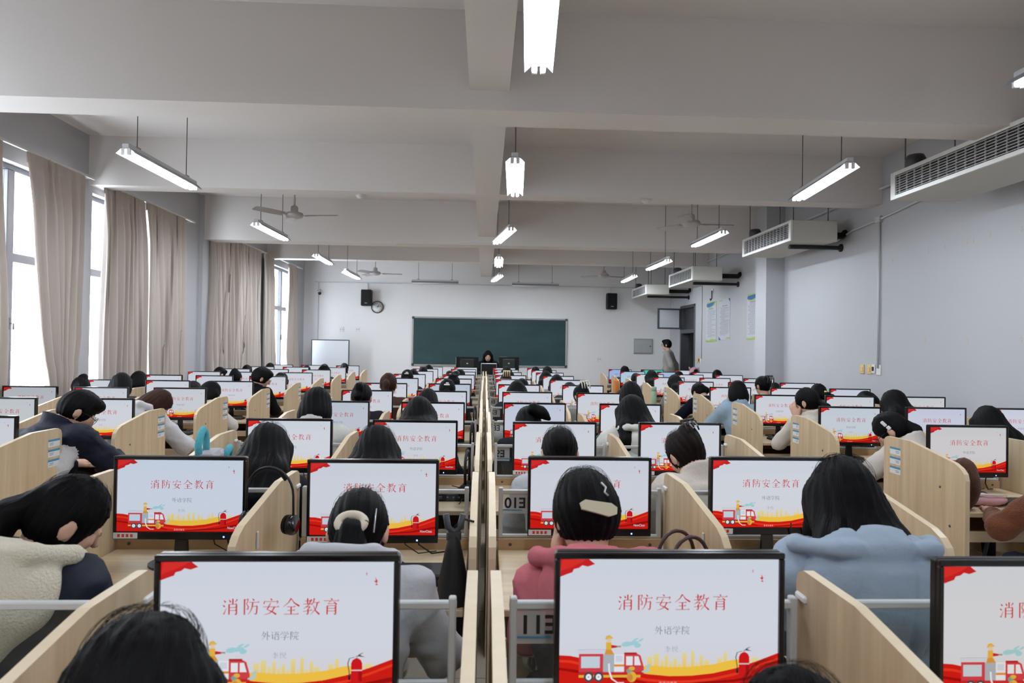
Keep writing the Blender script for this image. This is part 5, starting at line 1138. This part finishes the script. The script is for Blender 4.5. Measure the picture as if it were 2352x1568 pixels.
SPEC = {'bob': dict(hair='bob', hp=18, lean=18), 'bobL': dict(hair='bob', hp=16, lean=16, hy=14, vol=1.08), 'bobH': dict(hair='bob', hp=18, lean=18, vol=1.04), 'long': dict(hair='long', len=.28, hp=18, lean=20), 'longR': dict(hair='long', len=.22, hp=30, lean=30, hy=-36, twist=-10, armR='wide'),
        'longL': dict(hair='long', len=.3, hp=24, lean=24, hy=28), 'low': dict(hair='bob', hp=44, lean=36, armR='wide', armL='wide'), 'lowR': dict(hair='bun', bpos=(.06, -.07, -.02), hp=34, lean=34, hy=20, armL='wide'), 'boyR': dict(hair='boy', hp=20, lean=18, hy=-30), 'boyG': dict(hair='boy', hp=18, lean=16, hy=-52, twist=-12, vol=1.08, collar=True),
        'updo': dict(hair='updo', hp=22, lean=20), 'brown': dict(hair='bob', hp=20, lean=18, haircol='hair_dark_brown'), 'pony': dict(hair='ponytail', pdir=(.1, -.08, -.14), pz=.03, hp=16, lean=16), 'auburn': dict(hair='ponytail', pdir=(-.02, -.07, -.2), pz=.03, hp=10, lean=14, haircol='hair_brown'), 'clip': dict(hair='lowpony', hp=22, lean=20),
        'bow': dict(hair='bun', bpos=(0, -.08, .07), hp=20, lean=18), 'brownclip': dict(hair='updo', hp=20, lean=20, haircol='hair_brown'), 'clawW': dict(hair='updo', hp=26, lean=22, hy=16), 'clawB': dict(hair='updo', hp=8, lean=10, hy=20), 'hat': dict(hair='bob', hp=18, lean=18), 'blue': dict(hair='bob', hp=10, lean=10, top='coat', armL='ear', vol=1.08, sw=.18), 'yellow': dict(hair='ponytail', pdir=(.10, -.05, -.05), pz=-.02, hp=10, lean=14)}
seed = 20
CHAIRS = []
for lab, k, px, py, Y in STU:
    seed += 1; k['seed'] = seed; hi = dict(HIGH) if Y < 3.6 else (dict(body=.024, head=.0095, hair=.0085, top=.017, leg=.035))
    if k.get('fine'): hi['top'] = .0115
    parts, fr, hc, hR = make_person(k, hi); p = atY(px, py, Y)
    p.x = max(p.x, XL+.36)
    t = put_person(lab, parts, fr, hc, p); CHAIRS.append((p.x, t.location.y, Y)); k['obj'] = t; k['fr'] = fr
TPL = {}
for lab, px, py, Y, st, colr in F:
    if st not in TPL:
        seed += 1; sp = dict(SPEC[st]); sp['seed'] = seed; TPL[st] = make_person(sp, LOW if st not in ('boyG', 'blue', 'longR', 'auburn', 'clawB', 'yellow', 'bobL') else dict(body=.028, head=.011, hair=.0105, top=.021, leg=.04))
    parts, fr, hc, hR = TPL[st]; p = atY(px, py, Y); p.x = max(p.x, XL+.34); t = put_person(lab, parts, fr, hc, p, colr, rz=random.uniform(-.12, .12) if st in ('bob', 'long', 'low') else 0); CHAIRS.append((p.x, t.location.y, Y))
    if st in ('clip', 'clawW', 'clawB', 'brownclip'):
        if st == 'clip': mb = MB(); mb.rbox((-.03, -.135, .0), (.03, -.12, .016), .004); mb.rbox((-.012, -.138, .02), (.02, -.12, .034), .004); acc(t, fr, 'hair_clip', mb, 'tinted', (222, 222, 224))
        else: claw(t, fr, (.01, -.135, .06), {'clawW': (222, 216, 206), 'clawB': (70, 66, 66), 'brownclip': (226, 206, 160)}[st], 1.5)
    if st == 'bow': mb = MB(); torus(mb, (-.04, -.12, .1), .035, .016, 'y', 12, 6, 1, .7); torus(mb, (.04, -.12, .1), .035, .016, 'y', 12, 6, 1, .7); acc(t, fr, 'hair_bow', mb, 'tinted', (34, 34, 38))
    if st == 'yellow': mb = MB(); torus(mb, (.02, -.12, -.015), .026, .012, 'x', 14, 6); acc(t, fr, 'scrunchie', mb, 'tinted', (222, 214, 120))
    if st == 'boyG': glasses(t, fr)
    if st == 'bobH':
        mb = MB(); mb.tube([(.098*math.cos(a), -.01, .02+.115*math.sin(a)) for a in [math.pi*k/12 for k in range(13)]], .009, 6); [mb.rbox((s*.1-.016, -.045, -.05), (s*.1+.016, .03, .03), .01) for s in (1, -1)]; acc(t, fr, 'headphones', mb, 'black_matt')
    if st == 'hat':
        mb = MB(); mb.lathe([(.108, -.0), (.122, .012), (.112, .03), (.112, .06), (.09, .11), (.05, .14), (0, .15)], 18); [mb.lathe([(.03, 0), (.022, .04), (0, .075)], 10, Matrix.Translation((s*.075, -.01, .095)) @ Matrix.Rotation(s*.5, 4, 'Y')) for s in (1, -1)]; acc(t, fr, 'hat', mb, 'fleece', (190, 150, 156))
def who(word): return next(k for lab, k, *_ in STU if word in lab)
k = who('cream scrunchie'); mb = MB(); torus(mb, (0, -.124, -.048), .030, .0135, 'y', 22, 8, 1.2, .85); acc(k['obj'], k['fr'], 'scrunchie', mb, 'tinted', (226, 212, 194))
mb = MB(); mb.tube([(.058, -.094, .02), (.062, -.094, -.06)], .003, 5); acc(k['obj'], k['fr'], 'hair_pin', mb, 'silver')
k = who('hair barrette'); mb = MB(); P = [(-.05, .012), (-.046, -.006), (.03, -.028), (.052, -.022), (.055, -.004), (.04, .008), (-.035, .02)]; mb.prism(P, -.150, -.138, axis=1); acc(k['obj'], k['fr'], 'barrette', mb, 'tinted', (216, 208, 178))
mb = MB(); mb.tube([(.02, -.135, .07), (.03, -.142, .055), (.024, -.145, .04), (.034, -.146, .03)], .0035, 5); acc(k['obj'], k['fr'], 'hair_pin', mb, 'silver')
k = who('claw clip'); claw(k['obj'], k['fr'], (0.01, -.135, .085), (44, 38, 36), 1.1)
mb = MB(); mb.tube([(.0, -.15, .10), (.03, -.155, .09), (.036, -.155, .07), (.01, -.15, .062), (.0, -.15, .10)], .0028, 5); acc(k['obj'], k['fr'], 'clip_charm', mb, 'silver')
k = who('white hairclip'); glasses(k['obj'], k['fr']); mb = MB(); mb.rbox((-.098, -.03, .035), (-.086, -.01, .075), .004); mb.rbox((-.1, -.035, .005), (-.09, -.012, .03), .004); acc(k['obj'], k['fr'], 'hair_clip', mb, 'tinted', (226, 226, 226))
k = who('navy and white'); glasses(k['obj'], k['fr'])
# ------------------------------------------------------------------ teacher's desk, the two standing / front people
TY = 15.75; PZ = .15
struct('trim_10', MB().box((-3.0, 15.1, 0), (3.2, YB, PZ)), 'floor_tile')['label'] = 'low teaching platform in front of the chalkboard'
td = thing('teacher_desk', 'long wooden teacher desk in front of the chalkboard', 'desk', (.1, TY, PZ))
MB().rbox((-1.1, -.35, .73), (1.1, .35, .76), .004).build('desktop', 'wood_top', td); MB().rbox((-1.08, -.33, .1), (1.08, -.31, .73), .003).build('front_board', 'wood', td)
for s in (-1, 1): MB().rbox((s*1.06-.02, -.33, 0), (s*1.06+.02, .33, .73), .003).build('side_board', 'wood', td)
def back_monitor(lab, xa, xb, ytop, ybot, rz):
    a = atY(xa, ytop, TY+.05); b = atY(xb, ybot, TY+.05); w = (b.x-a.x)/2; zt = a.z; h = .34
    t = thing('monitor', lab, 'monitor', ((a.x+b.x)/2, TY+.05, 0), rz, 'monitors on the teacher desk')
    MB().rbox((-w, -.012, zt-h), (w, .012, zt), .006).build('housing', 'black_plastic', t); MB().rbox((-w*.6, -.035, zt-h*.8), (w*.6, -.01, zt-h*.15), .012).build('back_bulge', 'black_matt', t)
    MB().rbox((-.03, -.03, .765+PZ), (.03, -.012, zt-h*.4), .004).build('stand_neck', 'black_plastic', t); MB().rbox((-.12, -.1, .7605+PZ), (.12, .09, .772+PZ), .004).build('stand_base', 'black_plastic', t)
    MB().rbox((-.02, -.037, zt-h*.5), (.02, -.034, zt-h*.42), .002).build('maker_badge', 'silver', t)
back_monitor('black monitor back on the teacher desk, left of the woman', 1047, 1099, 819, 846, .1); back_monitor('black monitor back on the teacher desk, right of the woman', 1146, 1192, 819, 847, -.12)
a = atY(1105, 834, TY-.12); b = atY(1141, 834, TY-.12)
lp = thing('laptop', 'open laptop with silver rim standing before the woman', 'laptop', ((a.x+b.x)/2, TY-.12, .7605+PZ)); w = (b.x-a.x)/2; hz = a.z-.76-PZ
MB().rbox((-w, -.006, .012), (w, .006, hz), .004).build('lid', 'silver', lp); MB().rbox((-w+.008, -.0085, .02), (w-.008, -.005, hz-.012), .002).build('lid_panel', 'black_plastic', lp); MB().rbox((-w, .0, 0), (w, .24, .015), .004).build('base', 'silver', lp)
parts, fr, hc, hR = make_person(dict(hair='long', len=.3, hp=14, lean=8, top='coat', color=(26, 26, 30), seed=77, vol=1.02), dict(body=.028, head=.009, hair=.0105, top=.022, leg=.04))
p = atY(1121, 805, 16.25); p.z -= PZ; wt = put_person('woman with long black hair in dark coat sitting at the teacher desk', parts, fr, hc, p, None, 'people at the front', math.pi); wt.location.z = PZ
parts, fr, hc, hR = make_person(dict(hair='boy', stand=True, hp=2, lean=2, hy=0, top='sweater', color=(150, 146, 142), seed=78, armL='back', armR='back', sw=.185, trouser=(50, 50, 56)), dict(body=.03, head=.009, hair=.0095, top=.024, leg=.04))
p = atY(1531, 779, 15.9); mn = put_person('man in grey sweater and glasses standing near the door', parts, fr, hc, p, None, 'people at the front', math.radians(62)); glasses(mn, fr)
mb = MB(); mb.prism([(-.03, -.15), (.0, -.20), (.03, -.15)], .085, .094, axis=1); acc(mn, fr, 'shirt_collar', mb, 'paper')
# ------------------------------------------------------------------ stools under the seated people
STM = dict(seat=MB().lathe([(0, .415), (.15, .415), (.17, .425), (.17, .445), (.16, .452), (0, .455)], 20).mesh('seat', 'wood_dark'), leg=MB().tube([(.10, .10, .415), (.15, .15, .003)], .013, 6).mesh('leg', 'dark_metal'),
           ring=torus(MB(), (0, 0, .2), .165, .008, 'z', 20, 6).mesh('foot_ring', 'dark_metal'))
names = [l for l, *_ in STU]+[l for l, *_ in F]
def stool(lab, x, y, z=0):
    t = thing('stool', lab, 'stool', (x, y, z), 0, 'stools under the students'); put('seat', STM['seat'], t); put('foot_ring', STM['ring'], t)
    for k in range(4): put('leg', STM['leg'], t, rz=k*math.pi/2)
for (x, y, Y), lab in zip(CHAIRS, names):
    stool(' '.join(('round wooden stool under the '+lab).replace(',', '').split()[:15]), x, y-.01)
stool('round wooden stool of the woman at the teacher desk', wt.location.x, wt.location.y, PZ)
# ------------------------------------------------------------------ small things
def headset(lab, loc, rz, R=.085, drop=.07, cups=True):
    """headband over a divider, ear cups hanging to both sides (local x across)"""
    t = thing('headset', lab, 'headset', loc, rz, 'black headsets'); n = 14
    mb = MB(); pts = [(R*math.cos(math.pi*k/n), 0, R*math.sin(math.pi*k/n)) for k in range(n+1)]
    mb.tube([(R*1.02, 0, -drop)]+pts+[(-R*1.02, 0, -drop)], .0045, 8); mb.build('headband', 'black_matt', t)
    mb = MB(); mb.tube([(R*.86*math.cos(math.pi*k/n), 0, R*.9*math.sin(math.pi*k/n)) for k in range(3, n-2)], .006, 8); mb.build('head_pad', 'black_foam', t)
    for s in (-1, 1):
        T = Matrix.Translation((s*R*.95, 0, -drop-.02)) @ Matrix.Rotation(s*math.radians(90), 4, 'Y')
        MB().lathe([(0, -.012), (.034, -.012), (.038, .0), (.036, .012), (0, .014)], 18, T).build('ear_cup', 'black_plastic', t); MB().lathe([(.015, -.026), (.034, -.024), (.036, -.012), (.012, -.012)], 18, T).build('ear_pad', 'black_foam', t)
    return t
headset('black headset hung over the divider between the second-row left monitors', (-.788, 2.46, 1.055), math.radians(-18), .10, .085)
def hung(lab, x, y, z, L):
    """headset hung by its band on the inner side of the centre dividers"""
    t = thing('headset', lab, 'headset', (x, y, z), math.radians(80), 'black headsets'); n = 14; R = .06
    mb = MB(); mb.tube([(.055, 0, -.10)]+[(R*math.cos(math.pi*k/n), 0, R*1.3*math.sin(math.pi*k/n)) for k in range(n+1)]+[(-.055, 0, -.10)], .008, 8); mb.build('headband', 'black_matt', t)
    for s in (-1, 1): MB().lathe([(0, -.02), (.036, -.018), (.04, 0), (.036, .016), (0, .018)], 16, Matrix.Translation((s*.05, 0, -.13)) @ Matrix.Rotation(math.radians(90), 4, 'Y')).build('ear_cup', 'black_foam', t)
    mb = MB(); mb.tube([(.05, .01, -.16), (.03, .05, -.22), (.07, .09, -.25), (.0, .12, -.255)], .003, 5); mb.build('cable', 'black_matt', t)
hung('black headset hanging at the centre divider, third-nearest row left side', -.085, 3.55, .97, 0); hung('black headset hanging at the centre divider, fourth-nearest row left side', -.085, 4.86, .97, 0); hung('black headset hanging at the centre divider, fifth row left side', -.085, 6.2, .97, 0)
# folded umbrella on the centre divider
um = thing('umbrella', 'black folded umbrella hanging from a grey clip on the centre divider', 'umbrella', (-.095, 2.22, 0))
MB().lathe([(.008, .60), (.055, .66), (.062, .72), (.05, .82), (.03, .92), (.018, .97), (0, .975)], 14).build('canopy', 'black_matt', um)
mb = MB(); mb.tube([(-.028, 0, 1.045), (-.02, 0, 1.0), (.0, 0, .985), (.02, 0, 1.0), (.03, 0, 1.045)], .011, 8); mb.rbox((-.025, -.012, .955), (.025, .012, .99), .006); mb.build('clip_handle', 'dark_metal', um)
mb = MB(); mb.tube([(0.0, 0, 1.0), (.03, 0, 1.03), (.068, .0, 1.02)], .004, 5); mb.build('strap', 'black_matt', um)
# control boxes of the language lab
def control_box(lab, loc, rz=0):
    t = thing('control_box', lab, 'control box', loc, rz, 'headset control boxes'); MB().rbox((-.14, -.07, 0), (.14, .07, .045), .006).build('case', 'black_matt', t)
    MB().rbox((-.075, -.074, .016), (-.025, -.069, .03), .002).build('port', 'dark_metal', t)
    for k in range(3): MB().lathe([(0, 0), (.006, 0), (.006, .006), (0, .006)], 10, Matrix.Translation((.005+k*.032, -.069, .023)) @ Matrix.Rotation(math.radians(90), 4, 'X')).build('jack', 'dark_metal', t)
control_box('black control box with round jacks beside the scrunchie wearer', (-.22, 2.42, DT)); control_box('black control box under the third-row monitor left of centre', (-.20, 3.72, DT)); control_box('black control box below the bluish-white screen at the left', (-1.02, 2.56, DT), .1)
def pouch(lab, name, cat, loc, col, sz, col2=None):
    t = thing(name, lab, cat, loc); g = np.random.RandomState(len(lab))
    v, f = nets(lambda P: el(P, (0, 0, sz[2]*.95), sz)-.006*ripple(P, len(lab), 45, 4), axis_pts(-sz[0]*1.3, sz[0]*1.3, .012), axis_pts(-sz[1]*1.4, sz[1]*1.4, .012), axis_pts(-.03, sz[2]*2.3, .012)); v[:, 2] = np.maximum(v[:, 2], 0)
    o = put('body', np_mesh('pouch', v, f, ['nylon']), t); o.color = rgb(*col); return t
t = pouch('pink and white pencil pouch on the wall-side desk', 'pencil_pouch', 'pouch', (2.86, 3.62, DT), (206, 160, 164), (.13, .06, .035)); mb = MB(); mb.tube([(-.11, -.03, .066), (.0, -.045, .07), (.11, -.03, .064)], .004, 6); mb.build('zip', 'white_plastic', t)
t = pouch('crumpled white tissue lying above the pencil pouch', 'tissue', 'tissue', (2.95, 3.74, DT), (232, 234, 238), (.075, .04, .022)); mb = MB(); mb.prism([(-.05, -.02), (.05, -.03), (.06, .02), (-.04, .03)], .03, .036); mb.build('fold', 'paper', t)
t = pouch('white plastic carrier bag behind the glass marked E8', 'plastic_bag', 'bag', (.16, 5.98, DT), (214, 216, 216), (.13, .07, .075)); mb = MB(); mb.tube([(-.05, 0, .13), (-.03, 0, .19), (.02, 0, .19), (.04, 0, .13)], .008, 6); mb.build('handle', 'white_plastic', t)
t = thing('water_bottle', 'clear bottle with blue label lying behind the glass marked E9', 'bottle', (.12, 4.68, DT+.034)); T = Matrix.Rotation(math.radians(90), 4, 'Y')
MB().lathe([(0, -.10), (.03, -.098), (.033, -.08), (.033, .06), (.014, .09), (.014, .1), (0, .1)], 18, T).build('body', 'desk_glass', t); MB().lathe([(.0335, -.05), (.0338, -.05), (.0338, .03), (.0335, .03)], 18, T).build('label', 'blue_ink', t); MB().lathe([(0, .098), (.016, .098), (.016, .118), (0, .118)], 14, T).build('cap', 'white_plastic', t)
p = atY(1497, 876, 10.0); t = thing('thermos', 'pale green thermos standing at the aisle desk', 'bottle', (p.x, 9.86, DT)); h = .30
MB().lathe([(0, 0), (.038, 0), (.04, .01), (.04, h-.08), (.036, h-.07), (0, h-.07)], 20).build('body', 'tinted', t).color = rgb(166, 196, 168); MB().lathe([(.03, h-.07), (.038, h-.065), (.038, h-.005), (.03, h), (0, h)], 20).build('cup_lid', 'tinted', t).color = rgb(150, 184, 156)
p = atY(1421, 868, 12.55); ob = thing('shopping_bag', 'orange shopping bag hanging on the aisle side of a far divider', 'bag', (2.545, 12.55, p.z-.28)); MB().rbox((-.035, -.11, 0), (.035, .11, .24), .01).build('bag_body', 'tinted', ob).color = rgb(216, 130, 50)
mb = MB(); mb.tube([(0, -.06, .23), (0, -.04, .30), (0, .04, .30), (0, .06, .23)], .005, 6); mb.build('handle', 'tinted', ob).color = rgb(216, 130, 50)
# tote bag with fluffy turquoise handle hung on the end divider
tb = thing('tote_bag', 'grey tote bag with fluffy turquoise handles hung on the left end divider', 'bag', (-1.46, 3.56, 0), math.radians(10))
MB().rbox((-.055, -.13, .78), (.055, .13, 1.035), .02).build('bag_body', 'tinted', tb).color = rgb(168, 164, 172); MB().rbox((.0, .02, .80), (.058, .125, 1.03), .015).build('side_pocket', 'tinted', tb).color = rgb(206, 186, 194)
for k, (xx, pts) in enumerate(((-.03, [(-.03, -.10, 1.0), (-.035, -.10, 1.08), (-.03, -.07, 1.135), (-.03, -.02, 1.155), (-.03, .03, 1.13), (-.03, .05, 1.08), (-.03, .05, 1.0)]), (.06, [(.06, .06, .98), (.07, .09, 1.02), (.075, .13, 1.035), (.07, .17, 1.01), (.06, .18, .95)]))):
    mb = MB(); mb.tube(pts, .018, 10); o = mb.build('handle', 'fleece', tb); o.color = rgb(88, 176, 190)
# dark handbag on the divider right of the pink hoodie
hb = thing('handbag', 'dark handbag with two leather handles beside the divider right of the pink hoodie', 'bag', (.68, 2.19, DT), math.radians(20))
MB().rbox((-.10, -.05, 0), (.10, .05, .13), .02).build('bag_body', 'black_matt', hb)
for yy in (-.03, .03): mb = MB(); mb.tube([(-.075, yy, .11)]+[(-.075*math.cos(a), yy*1.3, .15+.09*math.sin(a)) for a in [math.pi*q/12 for q in range(13)]]+[(.075, yy, .11)], .007, 8); mb.build('handle', 'brown_rim', hb)
br = pouch('brown fluffy bag behind the wall-side divider, third-nearest row', 'plush_bag', 'bag', (2.695, 3.56, DT), (84, 56, 44), (.06, .10, .145)); br.children[0].data.materials[0] = MATS['fleece']; mb = MB(); mb.tube([(-.03, -.06, .22), (-.045, -.09, .2), (-.05, -.11, .12)], .008, 6); mb.build('strap', 'brown_rim', br)
# keyboards and mice
def keyboard(lab, loc):
    t = thing('keyboard', lab, 'keyboard', loc, 0, 'black keyboards'); MB().rbox((-.21, -.065, 0), (.21, .065, .018), .004).build('base', 'black_matt', t)
    mb = MB()
    for r_ in range(5):
        for k in range(16): mb.box((-.2+k*.0252, -.056+r_*.0225, .018), (-.2+k*.0252+.021, -.056+r_*.0225+.018, .023))
    o = mb.build('keys', 'dark_metal', t); o['kind'] = 'stuff'
for r, c in ((4, 'C'), (5, 'C'), (6, 'C'), (4, 'G'), (5, 'G'), (6, 'G'), (7, 'G'), (3, 'G'), (3, 'F'), (3, 'D')): keyboard('black keyboard on the desk, %s' % seat_words(r, c), (COLX[c]+.02, D_(r)-.22, DT))
mouse = MB().rbox((-.03, -.05, 0), (.03, .05, .03), .012).mesh('shell', 'black_plastic')
for r, c, lab in ((3, 'K', 'black mouse on the desk seen through glass left of the centre'), (2, 'D', 'black mouse beside the monitor foot at the left')):
    t = thing('mouse', lab, 'mouse', (COLX[c]+.29, D_(r)-.05, DT), .2); put('shell', mouse, t); MB().box((-.003, .01, .029), (.003, .03, .033)).build('wheel', 'dark_metal', t); mb = MB(); mb.tube([(0, .05, .01), (.02, .12, .006), (-.03, .2, .006)], .003, 5); mb.build('cable', 'black_matt', t)
for r, c in ((2, 'D'), (2, 'K'), (3, 'D'), (2, 'F'), (3, 'G'), (4, 'C')):
    t = thing('monitor_cable', 'black monitor cable hanging behind the screen, %s' % seat_words(r, c), 'cable', (COLX[c]+.09, D_(r), DT))
    for k, dx in enumerate((0, .055)): mb = MB(); mb.tube([(dx, .035, .16), (dx+.01, .06, .06), (dx+.06, .10, .012), (dx+.13, .15, .006)], .0035 if k else .0025, 6); mb.build('cable', 'black_matt', t)
